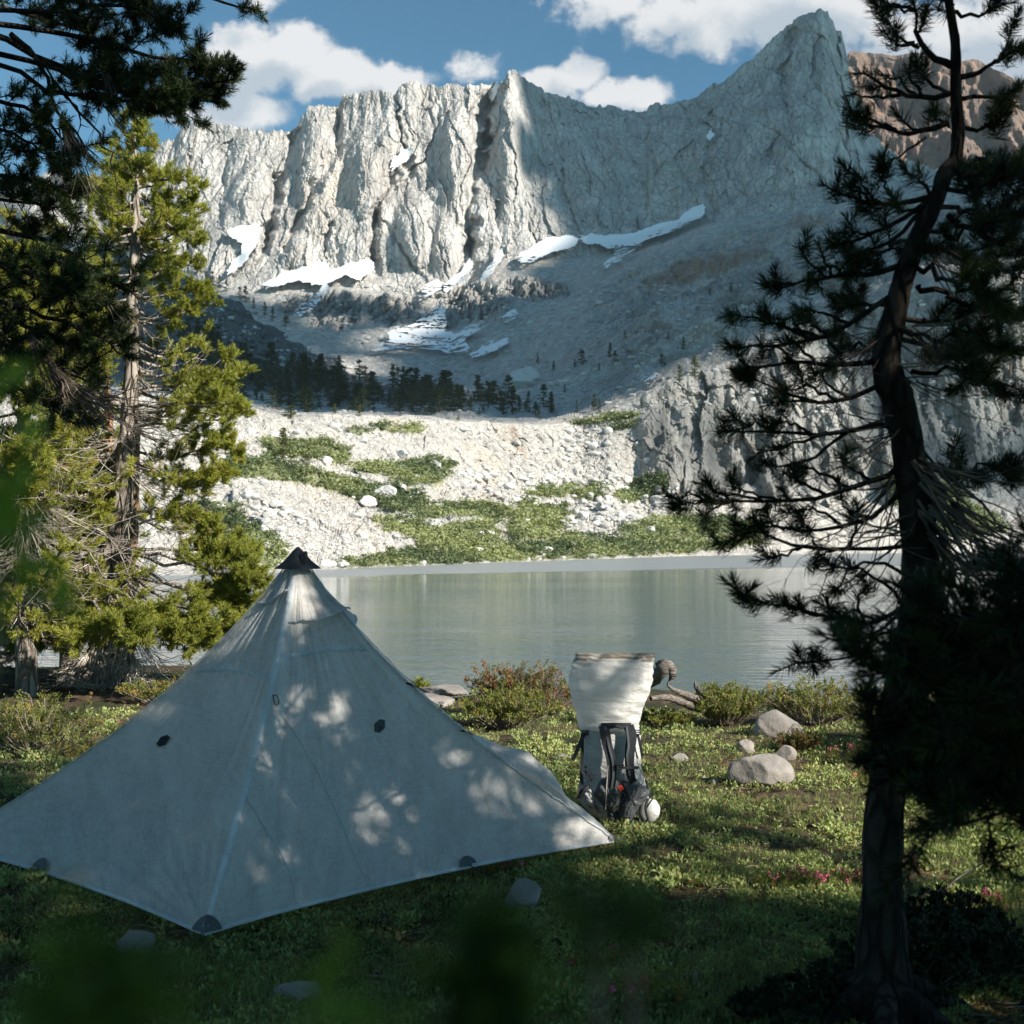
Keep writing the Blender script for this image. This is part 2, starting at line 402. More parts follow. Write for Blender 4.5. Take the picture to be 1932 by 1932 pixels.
# ---------------------------------------------------------------- far terrain: from the far shore up to the crest
LAKE_Z = -1.40
def curve(pts, x): return np.interp(x, [p[0] for p in pts], [p[1] for p in pts])
xs = np.concatenate([np.arange(-1500, -44, 16.), np.arange(-44, 1976, 1.9), np.arange(1980, 3400, 16.)])
NX = len(xs)
y_sh = curve([(-1500, 1090), (0, 1092), (490, 1082), (598, 1075), (820, 1066), (1067, 1057), (1304, 1049), (1600, 1044), (1932, 1041), (3400, 1036)], xs)
r_sh = (CZ - LAKE_Z) * F_PX / (y_sh - HY)
ridge = [(-1500, 420), (-400, 330), (0, 380), (150, 390), (285, 292), (305, 268), (330, 262), (345, 240), (372, 230), (380, 232), (400, 232), (432, 236), (445, 240), (470, 243), (485, 246), (520, 247), (553, 248), (560, 235), (575, 212), (590, 198), (620, 200), (640, 197), (648, 176), (665, 178), (690, 172), (718, 172), (745, 178), (752, 163), (770, 152), (790, 156), (806, 158), (826, 165), (845, 158), (858, 157), (870, 160), (890, 161), (900, 164), (915, 158), (936, 158), (950, 148), (957, 133), (966, 130), (985, 145), (1010, 162), (1035, 172), (1060, 180), (1083, 186), (1100, 193), (1112, 200), (1130, 198), (1160, 200), (1180, 207), (1220, 211), (1228, 196), (1245, 194), (1260, 196), (1290, 190), (1318, 182), (1335, 162), (1345, 158), (1370, 150), (1378, 145), (1395, 125), (1420, 108), (1440, 93), (1470, 62), (1500, 38), (1530, 25), (1545, 16), (1552, 15), (1560, 22), (1572, 38), (1577, 58), (1588, 62), (1592, 80), (1600, 110), (1603, 150), (1612, 180), (1640, 250), (1700, 300), (1800, 330), (1932, 345), (2300, 300), (3400, 380)]
y_rg = curve(ridge, xs)
r_rg = curve([(-1500, 900), (300, 1010), (560, 990), (950, 980), (1200, 1060), (1400, 1010), (1550, 960), (1620, 1000), (1932, 1100), (3400, 1100)], xs)
y_bs = curve([(-1500, 700), (200, 600), (350, 545), (500, 548), (640, 540), (760, 555), (860, 545), (930, 505), (1000, 492), (1100, 485), (1200, 462), (1300, 428), (1400, 408), (1640, 385), (1932, 350), (3400, 400)], xs)
r_bs = curve([(-1500, 700), (350, 880), (700, 860), (1000, 870), (1300, 900), (1500, 860), (1932, 830), (3400, 700)], xs)
y_mo = curve([(-1500, 740), (350, 620), (500, 600), (700, 610), (850, 590), (950, 560), (1060, 545), (1150, 520), (1230, 490), (1320, 458), (1400, 428), (1500, 405), (1640, 376), (1932, 330), (3400, 380)], xs)
r_mo = curve([(-1500, 600), (350, 800), (700, 770), (1000, 780), (1200, 800), (1320, 790), (1640, 720), (1932, 600), (3400, 500)], xs)
y_bw = curve([(-1500, 760), (350, 700), (600, 700), (720, 700), (850, 708), (950, 715), (1050, 700), (1100, 690), (1200, 650), (1300, 620), (1400, 590), (1500, 560), (1640, 520), (1932, 480), (3400, 480)], xs)
r_bw = curve([(-1500, 500), (350, 640), (850, 620), (1000, 560), (1100, 480), (1250, 430), (1400, 400), (1640, 380), (1932, 330), (3400, 300)], xs)
# the dark wooded spur on the left comes down in front of the bowl
y_sp = curve([(-1500, 480), (100, 430), (300, 470), (345, 492), (375, 508), (400, 530), (440, 552), (480, 580), (520, 603), (560, 625), (600, 650), (650, 680), (700, 705), (760, 722), (850, 730), (950, 745), (1000, 745), (1060, 720), (1150, 690), (1250, 660), (1400, 620), (1932, 520), (3400, 520)], xs)
r_sp = curve([(-1500, 420), (300, 470), (500, 470), (700, 460), (850, 440), (1000, 400), (1250, 350), (1932, 300), (3400, 280)], xs)
y_bt = y_sp + curve([(-1500, 60), (345, 60), (600, 50), (700, 25), (850, 20), (1000, 12), (1932, 8), (3400, 8)], xs)   # basin behind the spur, hidden
y_bt = np.maximum(y_bt, y_bw + 4); r_bt = r_sp + 60
y_ba = curve([(-1500, 760), (0, 740), (300, 745), (420, 765), (560, 785), (700, 784), (900, 796), (1000, 800), (1060, 800), (1120, 790), (1200, 768), (1250, 742), (1290, 722), (1380, 690), (1500, 640), (1600, 600), (1700, 560), (1932, 540), (3400, 540)], xs)
r_ba = r_sh + curve([(-1500, 70), (440, 75), (900, 85), (1100, 90), (1220, 70), (1400, 60), (1700, 60), (1932, 50), (3400, 50)], xs)
y_fl = y_ba + curve([(-1500, 6), (1000, 7), (1100, 2), (1300, -6), (1932, -8), (3400, -8)], xs); r_fl = r_ba + 30          # hollow just behind the bank's crest
y_fo = np.maximum(curve([(-1500, 700), (340, 740), (440, 752), (600, 765), (800, 772), (950, 778), (1100, 760), (1200, 735), (1300, 700), (1400, 660), (1932, 540), (3400, 540)], xs), 0)
r_fo = r_fl + (r_sp - r_fl) * .45
y_md = y_sh + (y_ba - y_sh) * curve([(-1500, .5), (800, .5), (900, .56), (1150, .50), (1210, .42), (1400, .36), (1600, .3), (3400, .3)], xs)
r_md = r_sh + (r_ba - r_sh) * curve([(-1500, .52), (800, .55), (900, .72), (1150, .72), (1210, .80), (1400, .75), (1600, .7), (3400, .7)], xs)
yu = y_sh + 30
keys = [(y_sh + 22, r_sh * .90, 10), (y_sh, r_sh, 150), (y_md, r_md, 190), (y_ba, r_ba, 30), (y_fl, r_fl, 40), (y_fo, r_fo, 170), (y_sp, r_sp, 14), (y_bt, r_bt, 24), (y_bw, r_bw, 130), (y_mo, r_mo, 70), (y_bs, r_bs, 330), (y_rg, r_rg, 6), (y_rg + 60, r_rg + 90, 1)]
rowsY, rowsR, lay = [], [], []
for k in range(len(keys) - 1):
    (ya, ra, n), (yb, rb, _) = keys[k], keys[k + 1]
    if k == 0: za = np.full(NX, LAKE_Z - 2.2)
    else: za = CZ + (HY - ya) / F_PX * ra
    zb = CZ + (HY - yb) / F_PX * rb
    for i in range(n):
        t = i / n; r = ra + (rb - ra) * t; z = za + (zb - za) * t
        rowsR.append(r); rowsY.append(z); lay.append(k + t)
rowsR.append(rb); rowsY.append(zb); lay.append(len(keys) - 1.0)
R = np.array(rowsR); Z = np.array(rowsY); LAY = np.array(lay)[:, None] * np.ones(NX)
XP = np.ones_like(R) * xs
Xw = (XP - CX) / F_PX * R
def band(a, b, s=.12): return sst(LAY, a - s, a + s) * (1 - sst(LAY, b - s, b + s))
YP = HY - (Z - CZ) / R * F_PX
FULL = (XP, YP, Xw, R, Z, LAY)
def view(a=None, b=None):
    """work on the rows between two layers only (slices share memory with the whole)"""
    global XP, YP, Xw, R, Z, LAY
    lo, hi = (0, None) if a is None else (int(np.searchsorted(FULL[5][:, 0], a)), int(np.searchsorted(FULL[5][:, 0], b)))
    XP, YP, Xw, R, Z, LAY = [q[lo:hi] for q in FULL]
# --- broken, blocky ground below the wall
view(.9, 3.2)
bankm = band(1.06, 3.0, .06)
f1, f2, cid, ox, oy = worley(Xw / 5 + .3 * fbm(Xw / 9, Z / 6, 2, 3), (R + 1.5 * Z) / 6.5, 5)
g1, g2, cid2, _, _ = worley(Xw / 1.7, (R + 1.8 * Z) / 2.3, 15)
cliff = band(2.02, 2.97, .05) * sst(XP, 820, 960)
Z += bankm * (1.2 * fbm(Xw / 22, R / 22, 4, 8) * band(1.15, 2.8) + (cid - .5) * 1.3 * sst(f2 - f1, .0, .14) + (cid2 - .5) * .45 * sst(g2 - g1, 0, .2) - .3 * (1 - sst(f2 - f1, 0, .12)) + .35 * fbm(Xw / 1.2, R / 1.2, 3, 9))
R += bankm * ((cid - .5) * 1.0 + .4 * (cid2 - .5)) * (.4 + 1.6 * cliff)
XW_ = XP + 45 * fbm(Xw / 14, Z / 22, 3, 37)
rcl = band(1.7, 3.0, .15) * sst(XW_, 1180, 1270)                       # the tall fluted cliff right of the talus
R += rcl * (6 * fbm(Xw / 16, Z / 40, 4, 31) + 4.5 * ridged(Xw / 17 + .4 * fbm(Xw / 20, Z / 20, 2, 1), Z / 80, 2, 32) * sst(gn(Xw / 30, Z / 30, 35), -.3, .4) + 1.6 * fbm(Xw / 3.2, Z / 6, 4, 33) + 5 * (worley(Xw / 7, Z / 12, 36)[2] - .5) - 3)
Z += rcl * 2 * fbm(Xw / 9, R / 9, 3, 34)
view(2.8, 6.2)
flo = band(3.2, 5.9, .2)
f1, f2, cid, _, _ = worley(Xw / 12, (R + Z) / 14, 45)
Z += flo * (3.2 * fbm(Xw / 40, R / 40, 5, 48) + (cid - .5) * 2.6 * sst(f2 - f1, 0, .15)) * (.35 + .65 * sst(R, 200, 330))
view(4.9, 7.2)
spur = band(5.15, 7.0, .12) * (1 - sst(XP, 700, 900))
R += spur * (14 * ridged(Xw / 26 + Z / 60, Z / 60 - Xw / 60, 4, 51) + 4 * ridged(Xw / 7, Z / 14, 3, 52))
Z += spur * 2.2 * fbm(Xw / 10, Z / 10, 4, 55)
view(2.6, 9.3)
rsl = band(3.0, 8.9, .3) * sst(XP, 1000, 1250)
Z += rsl * (5 * ridged((Xw + .4 * R) / 60, (R - .3 * Xw) / 40, 5, 61) + 1.6 * fbm(Xw / 7, R / 7, 4, 62)) * (.3 + .7 * sst(R, 180, 350))
R += rsl * 6 * ridged((Xw + .3 * Z) / 22, Z / 26, 4, 63) * (.3 + .7 * sst(R, 250, 400))
view(6.8, 10.2)
bow = band(7.1, 9.9, .2)
Z += bow * (1.3 * fbm(Xw / 9, R / 9, 5, 71) + 3.0 * fbm(Xw / 60, R / 60, 3, 72))
# dark crags standing in the bowl
crag = np.zeros_like(Z)
for (a, b2, c, d) in ((610, 575, 120, 38), (740, 585, 70, 40), (900, 570, 95, 45), (1010, 545, 90, 30), (640, 600, 80, 30), (820, 600, 60, 30)):
    crag = np.maximum(crag, 1 - np.hypot((XP - a) / c, (YP - b2) / d))
crag = sst(crag, 0, .5) * bow
crag_full = np.zeros(FULL[0].shape); _lo = int(np.searchsorted(FULL[5][:, 0], 6.8)); crag_full[_lo:_lo + crag.shape[0]] = crag
R += crag * (14 * ridged(Xw / 15, Z / 45, 4, 75) + 5 * ridged(Xw / 5, Z / 12, 3, 76) - 14)
# --- the great wall: ribs, gullies, buttresses, cut into it radially
view(9.9, 12.1)
wal = band(9.98, 11.2, .03); hgt = np.clip(LAY - 10, 0, 1)
lean = Xw + .22 * (Z - 300) * np.sin(Xw / 120) + 16 * fbm(Xw / 90, Z / 110, 3, 80)
lit = 1 - .55 * sst(XP, 980, 1120)
rw = 11 * fbm(lean / 60, Z / 300, 2, 81) * lit + 5.5 * lit * ridged(lean / 48, Z / 210, 3, 79) + 3.2 * lit * ridged(lean / 22, Z / 90, 4, 82) * sst(fbm(lean / 50, Z / 90, 2, 78), -.25, .5)
un = Xw + 4 * fbm(Xw / 30, Z / 30, 3, 76)
rw += .8 * ridged(un / 5.5, Z / 26, 3, 83) * sst(fbm(lean / 30, Z / 50, 2, 77), -.3, .4) + .7 * fbm(Xw / 4, Z / 5, 5, 84, .6)
f1, f2, cid, ox, oy = worley(un / 17, Z / 75 + un / 90, 85); rw += (cid - .5) * 4.5 + ox * 4.5 * np.sin(cid * 90) + oy * 3 * np.cos(cid * 50) + .6 * (1 - sst(f2 - f1, 0, .05))
f1, f2, cid, ox, oy = worley(un / 5.5 + Z / 70, Z / 20, 86); rw += (cid - .5) * 1.9 + ox * 1.6 * np.sin(cid * 70) + oy * 1.2 * np.cos(cid * 40) + .3 * (1 - sst(f2 - f1, 0, .07))
wall_x = Xw.copy()
gul = [([(553, 247), (545, 300), (525, 340), (520, 400), (505, 440), (500, 470)], 14, 34), ([(640, 200), (632, 250), (628, 300), (600, 340), (560, 420), (535, 470)], 13, 26),
       ([(746, 180), (752, 230), (768, 285)], 8, 20), ([(770, 300), (745, 330), (715, 380), (700, 450), (705, 520)], 12, 22), ([(800, 300), (740, 360), (705, 420), (700, 500)], 9, 14),
       ([(930, 165), (915, 200), (918, 260), (895, 320), (880, 370), (885, 430), (890, 530)], 20, 46), ([(822, 170), (830, 230), (800, 300), (770, 340)], 10, 18),
       ([(850, 360), (860, 420), (890, 480), (905, 540)], 8, 12), ([(935, 380), (940, 430), (955, 480)], 8, 14), ([(1005, 370), (1000, 430), (1010, 470)], 8, 12),
       ([(730, 420), (760, 470), (800, 530)], 9, 14), ([(410, 250), (425, 330), (410, 430)], 9, 9), ([(350, 250), (355, 320), (335, 400)], 10, 14), ([(480, 440), (470, 480), (440, 520)], 10, 16),
       ([(1230, 200), (1225, 260), (1240, 330)], 10, 14), ([(1350, 170), (1340, 260), (1330, 330), (1345, 400)], 12, 16), ([(1505, 60), (1480, 140), (1490, 220), (1450, 300)], 12, 14), ([(1575, 60), (1590, 150), (1600, 300), (1590, 370)], 9, 22),
       ([(1195, 380), (1205, 440)], 9, 10), ([(1290, 400), (1300, 440)], 8, 9), ([(620, 420), (612, 480), (620, 520)], 9, 13), ([(800, 400), (830, 470), (850, 540)], 8, 12)]
for pth, wd, dp in gul:
    d, tt = seg_dist(XP + 8 * fbm(Xw / 14, Z / 14, 3, 88), YP, pth)
    dn_ = np.clip(.75 + .9 * gn(Xw / 26, Z / 30, 98), .1, 1.3)
    rw += dp * (.78 if wd > 11 else .5) * dn_ * (1 - sst(d, 0, wd * (.85 + .8 * gn(Xw / 14, Z / 18, 89)) * (1.25 if wd > 11 else .8))) * (1 - .4 * np.abs(tt - .5))
# bulging buttresses low on the lit half
for (a, b2, c, d, e) in ((600, 330, 60, 130, 14), (690, 330, 45, 110, 14), (780, 440, 45, 90, 22), (860, 300, 45, 120, 16), (960, 260, 40, 150, 20), (730, 260, 30, 70, 12), (470, 350, 45, 110, 10), (840, 470, 30, 80, 14), (560, 480, 40, 50, 12)):
    q = 1 - np.hypot((XP - a) / c, (YP - b2) / d); rw -= e * sst(q, 0, .8)
edge = (1 - sst(hgt, .9, 1.0) * .6)
Ykeep = HY - (Z - CZ) / R * F_PX
R += wal * rw * (.35 + .65 * sst(hgt, 0, .12)) * edge
Z += wal * (CZ + (HY - Ykeep) / F_PX * R - Z)
Z += wal * (1 - edge * .0) * 1.6 * fbm(Xw / 5, hgt * 6, 4, 90) * sst(hgt, .5, 1)
Z += band(10.97, 11.6, .02) * (1.8 * fbm(Xw / 9, Xw * 0, 5, 93, .5) + 2.6 * (worley(Xw / 6 + 2 * gn(Xw / 20, Xw * 0, 96), Xw * 0 + .5, 95)[2] - .5))
view()
Xw = (XP - CX) / F_PX * R
YP = HY - (Z - CZ) / R * F_PX
P3 = np.stack([Xw, R, Z], -1)
vis = YP <= np.minimum.accumulate(YP, 0) + .01
def ground_hit(px, py):
    """index (row, column) of the far terrain seen at this place"""
    c = int(np.argmin(np.abs(xs - px))); k = np.nonzero(YP[:, c] <= py)[0]; k = k[k > 12]
    return (k[0] if len(k) else None), c
rust = np.maximum(sst(1 - np.hypot((XP - 1330 - .0 * YP) / 150, (YP - (505 - (XP - 1330) * .30)) / 30), 0, .5), .6 * sst(1 - np.hypot((XP - 1520) / 70, (YP - 420) / 18), 0, .6))
rust = rust * sst(LAY, 7.5, 8) * (1 - sst(LAY, 9.4, 9.8)) + .75 * sst(1 - np.hypot((XP - 975 - (YP - 830) * .45) / 13, (YP - 835) / 42), 0, .6) * band(2.0, 3.0)
rust = np.clip(rust * (.75 + .6 * fbm(Xw / 5, Z / 5, 4, 97)), 0, .85)
def c5(pts): return [(579.5 + x * .37494, 652 + y * .37494) for x, y in pts]
GREEN = [c5([(-220, 480), (80, 465), (200, 520), (220, 600), (60, 570), (-220, 560)]), c5([(230, 590), (400, 600), (560, 580), (640, 570), (740, 600), (700, 680), (650, 720), (580, 690), (500, 710), (380, 650), (240, 640)]),
         c5([(-420, 560), (-200, 570), (100, 650), (300, 690), (480, 740), (600, 760), (650, 800), (900, 780), (1000, 830), (1010, 880), (930, 900), (860, 870), (700, 850), (640, 880), (560, 860), (400, 830), (200, 760), (0, 700), (-200, 670), (-420, 650)]),
         c5([(330, 860), (560, 880), (650, 920), (900, 890), (960, 920), (960, 1000), (1250, 1000), (1270, 950), (1500, 960), (1932, 1000), (1932, 1050), (1300, 1065), (1100, 1080), (700, 1095), (350, 1110), (230, 1085), (480, 1030), (640, 1000), (520, 960), (400, 930)]),
         c5([(1020, 850), (1090, 790), (1290, 820), (1330, 850), (1270, 900), (1280, 960), (1050, 1000), (1010, 930)]), c5([(1090, 720), (1350, 710), (1350, 760), (1130, 760)]), c5([(1370, 740), (1420, 700), (1510, 720), (1480, 780), (1370, 785)]),
         c5([(1540, 770), (1600, 700), (1750, 650), (1830, 670), (1800, 740), (1650, 800)]), c5([(1560, 1000), (1600, 920), (1750, 870), (1932, 850), (2250, 900), (2300, 1000), (1932, 1040), (1650, 1050)]),
         c5([(350, 400), (580, 410), (560, 440), (360, 430)]), c5([(1300, 390), (1500, 350), (1660, 340), (1640, 370), (1400, 400)]), c5([(1500, 420), (1650, 390), (1640, 410), (1520, 435)]), c5([(200, 425), (290, 420), (280, 450), (210, 450)]),
         [(370, 950), (440, 950), (480, 1000), (500, 1060), (470, 1072), (380, 1060)], [(455, 985), (520, 1010), (540, 1060), (500, 1075)], [(640, 1060), (760, 1052), (900, 1045), (1150, 1035), (1160, 1052), (900, 1062), (640, 1072)],
         [(1650, 900), (1800, 920), (1900, 1000), (1800, 1020), (1700, 960)], c5([(1090, 1000), (1400, 985), (1700, 1010), (1700, 1050), (1090, 1060)])]
def in_green(x, y, thr=-.32):
    m = np.zeros(x.shape, bool); xx = x + 9 * gn(x / 16, y / 9, 401); yq = y + 6 * gn(x / 11, y / 8, 402)
    for pl in GREEN: m |= inpoly(xx, yq, pl)
    return m & ((gn(x / 10, y / 6, 403) > thr))
nb_ = int(np.searchsorted(LAY[:, 0], 3.6)); vegm = np.zeros(XP.shape); vegm[:nb_] = in_green(XP[:nb_], YP[:nb_], -.8)
for _ in range(4): vegm[:nb_] = (vegm[:nb_] + np.roll(vegm[:nb_], 1, 0) + np.roll(vegm[:nb_], -1, 0) + np.roll(vegm[:nb_], 1, 1) + np.roll(vegm[:nb_], -1, 1)) / 5
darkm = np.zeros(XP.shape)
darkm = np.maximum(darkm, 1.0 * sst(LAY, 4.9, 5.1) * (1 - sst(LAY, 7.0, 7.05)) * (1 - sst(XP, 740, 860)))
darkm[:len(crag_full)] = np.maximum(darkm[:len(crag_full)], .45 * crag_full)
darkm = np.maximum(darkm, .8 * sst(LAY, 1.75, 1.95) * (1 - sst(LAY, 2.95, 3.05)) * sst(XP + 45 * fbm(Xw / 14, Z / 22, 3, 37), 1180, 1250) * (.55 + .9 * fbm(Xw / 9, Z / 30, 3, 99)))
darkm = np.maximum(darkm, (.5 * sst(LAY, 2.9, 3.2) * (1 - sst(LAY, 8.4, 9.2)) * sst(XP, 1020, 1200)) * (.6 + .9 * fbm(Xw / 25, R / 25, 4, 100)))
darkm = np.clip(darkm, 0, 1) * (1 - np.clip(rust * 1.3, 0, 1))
def sheet(name, r0, r1, m, label=None):
    n = r1 - r0
    V = P3[r0:r1].reshape(-1, 3); i = np.arange(n - 1)[:, None] * NX + np.arange(NX - 1)[None]
    Fq = np.stack([i, i + 1, i + 1 + NX, i + NX], -1).reshape(-1, 4)
    g = Geo(); g.add(V, Fq, rust[r0:r1].ravel()); o = g.build(name, m, smooth=False); o['kind'] = 'structure'
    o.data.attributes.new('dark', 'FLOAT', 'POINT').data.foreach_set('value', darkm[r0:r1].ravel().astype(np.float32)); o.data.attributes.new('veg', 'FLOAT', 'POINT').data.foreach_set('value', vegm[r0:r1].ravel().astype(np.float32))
    return o
lay1 = LAY[:, 0]
i3 = int(np.searchsorted(lay1, 3.5)); i10 = int(np.searchsorted(lay1, 10.0))
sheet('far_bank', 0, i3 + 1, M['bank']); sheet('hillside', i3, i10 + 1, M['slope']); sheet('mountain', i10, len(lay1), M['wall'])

# --- snow lying in the gullies and at the wall's foot
def c2(pts): return [((800 + x / 1.932) / 1.3805, (y / 1.932) / 1.3805) for x, y in pts]
SN = [c2([(0, 1390), (60, 1370), (110, 1360), (115, 1460), (60, 1465), (-40, 1440), (-150, 1470), (-220, 1480), (-120, 1420)]),
      c2([(115, 1420), (220, 1370), (325, 1358), (330, 1400), (270, 1440), (200, 1415), (125, 1445)]),
      c2([(1070, 1330), (1200, 1250), (1350, 1235), (1350, 1275), (1250, 1290), (1150, 1340), (1070, 1352)]),
      c2([(1350, 1240), (1500, 1230), (1640, 1225), (1740, 1180), (1860, 1160), (1932, 1090), (1990, 1080), (2000, 1110), (1850, 1185), (1700, 1240), (1640, 1290), (1560, 1340), (1500, 1385), (1500, 1370), (1570, 1290), (1460, 1265)]),
      c2([(410, 1700), (500, 1690), (560, 1660), (620, 1610), (690, 1560), (690, 1640), (690, 1720), (760, 1720), (820, 1680), (880, 1680), (800, 1730), (780, 1770), (830, 1790), (700, 1800), (560, 1770), (400, 1790), (300, 1790), (430, 1760)]),
      c2([(980, 1640), (1040, 1600), (1060, 1620), (1000, 1650)]), c2([(820, 1820), (940, 1760), (1030, 1745), (930, 1800), (830, 1832)]),
      c2([(-10, 1600), (80, 1490), (130, 1480), (60, 1560), (0, 1600)]), c2([(870, 1450), (970, 1310), (985, 1320), (900, 1450)]), c2([(790, 1400), (825, 1340), (830, 1370), (800, 1450), (690, 1510), (700, 1470)]),
      c2([(420, 895), (480, 790), (490, 810), (540, 780), (520, 820), (440, 890)]), c2([(580, 1500), (660, 1460), (680, 1470), (600, 1530)]),
      c2([(915, 485), (930, 500), (960, 460), (945, 540), (925, 540)]),
      [(432, 443), (440, 450), (470, 445), (482, 440), (495, 447), (480, 480), (468, 505), (448, 520), (440, 525), (430, 532), (438, 515), (460, 492), (462, 470), (440, 462)],
      [(560, 600), (610, 562), (624, 560), (600, 582), (570, 608)], [(1203, 722), (1222, 716), (1238, 728), (1215, 732)],
      [(1335, 270), (1340, 262), (1344, 268), (1338, 278)]]
sxp = XP + 3.0 * fbm(Xw / 9, Z / 9, 3, 101); syp = YP + 3.5 * fbm(Xw / 8, Z / 8, 3, 102)
sm = np.zeros(XP.shape, bool)
for pl in SN:
    for dx_, dy_ in ((0, 0), (0, 5), (0, -5), (4, 0), (-4, 0)): sm |= inpoly(sxp + dx_, syp + dy_, pl)
sm &= vis & (LAY > 1.3)
up = nrm(np.array([0, -.55, .85]))
ij = np.argwhere(sm[:-1, :-1] & sm[1:, 1:] & sm[1:, :-1] & sm[:-1, 1:])
idx = ij[:, 0] * NX + ij[:, 1]
used, inv = np.unique(np.stack([idx, idx + 1, idx + 1 + NX, idx + NX], -1).ravel(), return_inverse=True)
def blur(A, k):
    for _ in range(k): A = (A + np.roll(A, 1, 0) + np.roll(A, -1, 0) + np.roll(A, 1, 1) + np.roll(A, -1, 1)) / 5
    return A
Pb = np.stack([P3[..., 0], blur(P3[..., 1], 40), blur(P3[..., 2], 40)], -1); Pb[..., 0] = (XP - CX) / F_PX * Pb[..., 1]
g = Geo(); g.add(Pb.reshape(-1, 3)[used] + up * 6.0 * (P3.reshape(-1, 3)[used][:, 1:2] / 800), inv.reshape(-1, 4)); tag(g.build('snow', M['snow'], smooth=True), 'white summer snow left in the gullies and along the foot of the granite wall', 'snow', kind='stuff')

# --- two farther mountains: a pale one far left, a rust-red one right of the peak
def far_mountain(name, sil, r0, depth, m, seed):
    X = np.arange(sil[0][0], sil[-1][0], 3.); n = 90
    yt = curve(sil, X) + 1.5 * fbm(X / 12, X * 0, 4, seed); t = np.linspace(0, 1, n)[:, None]
    y = 640 + (yt - 640) * t; r = r0 + depth * t + 0 * X
    xw = (X - CX) / F_PX * r; z = CZ + (HY - y) / F_PX * r
    r = r + (26 * ridged((xw + .3 * z) / 70, z / 120, 4, seed + 3) + 8 * ridged(xw / 20, z / 30, 3, seed + 5)) * (1 - .8 * sst(t, .93, 1))
    V = np.stack([(X - CX) / F_PX * r, r, z], -1); V = np.concatenate([V, V[-1:] + np.array([0, 200, -150])], 0); n += 1
    i = np.arange(n - 1)[:, None] * len(X) + np.arange(len(X) - 1)[None]
    g = Geo(); g.add(V.reshape(-1, 3), np.stack([i, i + 1, i + 1 + len(X), i + len(X)], -1).reshape(-1, 4), 0.0)
    g.build(name, m, smooth=False)['kind'] = 'structure'
far_mountain('far_mountain', [(-300, 420), (-60, 380), (60, 340), (90, 322), (115, 322), (140, 328), (170, 330), (205, 342), (240, 350), (300, 350), (420, 400)], 1500, 160, M['wall'], 201)
far_mountain('red_mountain', [(1500, 300), (1585, 130), (1604, 95), (1640, 96), (1680, 100), (1720, 96), (1770, 110), (1800, 120), (1822, 112), (1850, 110), (1870, 125), (1900, 140), (1932, 155), (2050, 170), (2300, 260)], 1400, 150, M['redrock'], 211)

# ---------------------------------------------------------------- lake
g = Geo(); V = [(-1200, 3, LAKE_Z), (1200, 3, LAKE_Z), (1200, 420, LAKE_Z), (-1200, 420, LAKE_Z)]
g.add(V, [(0, 1, 2, 3)]); g.build('lake', M['water'], smooth=False)['kind'] = 'structure'
# ---------------------------------------------------------------- an unseen cloud bank up-sun (outside the frame), shaped so its shadow lies on the right of the wall and on the bowl
SH_IN = [[(1035, -40), (1010, 235), (1045, 300), (985, 345), (1010, 400), (1100, 430), (1160, 455), (1200, 478), (1240, 490), (1180, 540), (1060, 565), (960, 545), (860, 572), (700, 572), (600, 560), (540, 585), (440, 530), (360, 480), (250, 430), (-60, 420), (-60, 735), (350, 748), (450, 772), (900, 782), (1060, 785), (1150, 775), (1200, 790), (1215, 880), (1290, 900), (1340, 860), (1400, 820), (1520, 800), (1600, 850), (1700, 900), (1990, 950), (2100, -40)]]
SH_OUT = [[(620, 735), (680, 690), (720, 640), (770, 610), (860, 610), (900, 650), (900, 715), (860, 740)], [(1380, 720), (1450, 660), (1600, 560), (1640, 620), (1520, 740)], [(1760, 560), (1932, 500), (1932, 640), (1800, 700)], [(540, 600), (600, 575), (640, 560), (640, 600)]]
sx_, sy_, sz_ = SUN; CH = 1500.0
cell = 9.0
rr0, rr1 = 12, len(lay1) - 1
ii = np.arange(rr0, rr1, 2)[:, None]; jj = np.arange(0, NX, 2)[None, :]
px_, py_ = XP[ii, jj], YP[ii, jj]; v_ = vis[ii, jj] & (LAY[ii, jj] > 1.2)
ins = np.zeros(px_.shape, bool); hole = np.zeros(px_.shape, bool)
for pl in SH_OUT: hole |= inpoly(px_, py_, pl)
for pl in SH_IN: ins |= inpoly(px_, py_, pl)
for pl in SH_OUT: ins &= ~inpoly(px_, py_, pl)
def to_layer(q):
    t = (CH - q[..., 2]) / sz_
    return q[..., 0] + sx_ * t, q[..., 1] + sy_ * t
A_, B_ = to_layer(P3[ii, jj]); a0, b0 = A_[v_].min() - 60, B_[v_].min() - 60
na, nb = int((A_[v_].max() - a0 + 60) / cell), int((B_[v_].max() - b0 + 60) / cell)
cnt_s = np.zeros((na, nb)); cnt_l = np.zeros((na, nb))
ia, ib = ((A_ - a0) / cell).astype(int), ((B_ - b0) / cell).astype(int)
np.add.at(cnt_s, (ia[v_ & ins], ib[v_ & ins]), 1); np.add.at(cnt_l, (ia[v_ & ~ins], ib[v_ & ~ins]), 1); np.add.at(cnt_l, (ia[v_ & hole], ib[v_ & hole]), 6)
for _ in range(3): cnt_s = blur(cnt_s, 1); cnt_l = blur(cnt_l, 1)
mask = (cnt_s / (cnt_s + cnt_l * 1.3 + 1e-9)); mask[(cnt_s + cnt_l) < .005] = 0
mask = blur(mask, 1)
X_, Y_ = np.meshgrid(a0 + np.arange(na) * cell, b0 + np.arange(nb) * cell, indexing='ij')
mask = mask + .28 * fbm(X_ / 55, Y_ / 55, 4, 301)
thk = np.sqrt(np.clip(mask - .45, 0, 1)) * 90 * (1 + .5 * fbm(X_ / 40, Y_ / 40, 4, 305))
on = mask > .45
gid = -np.ones((na, nb), int)
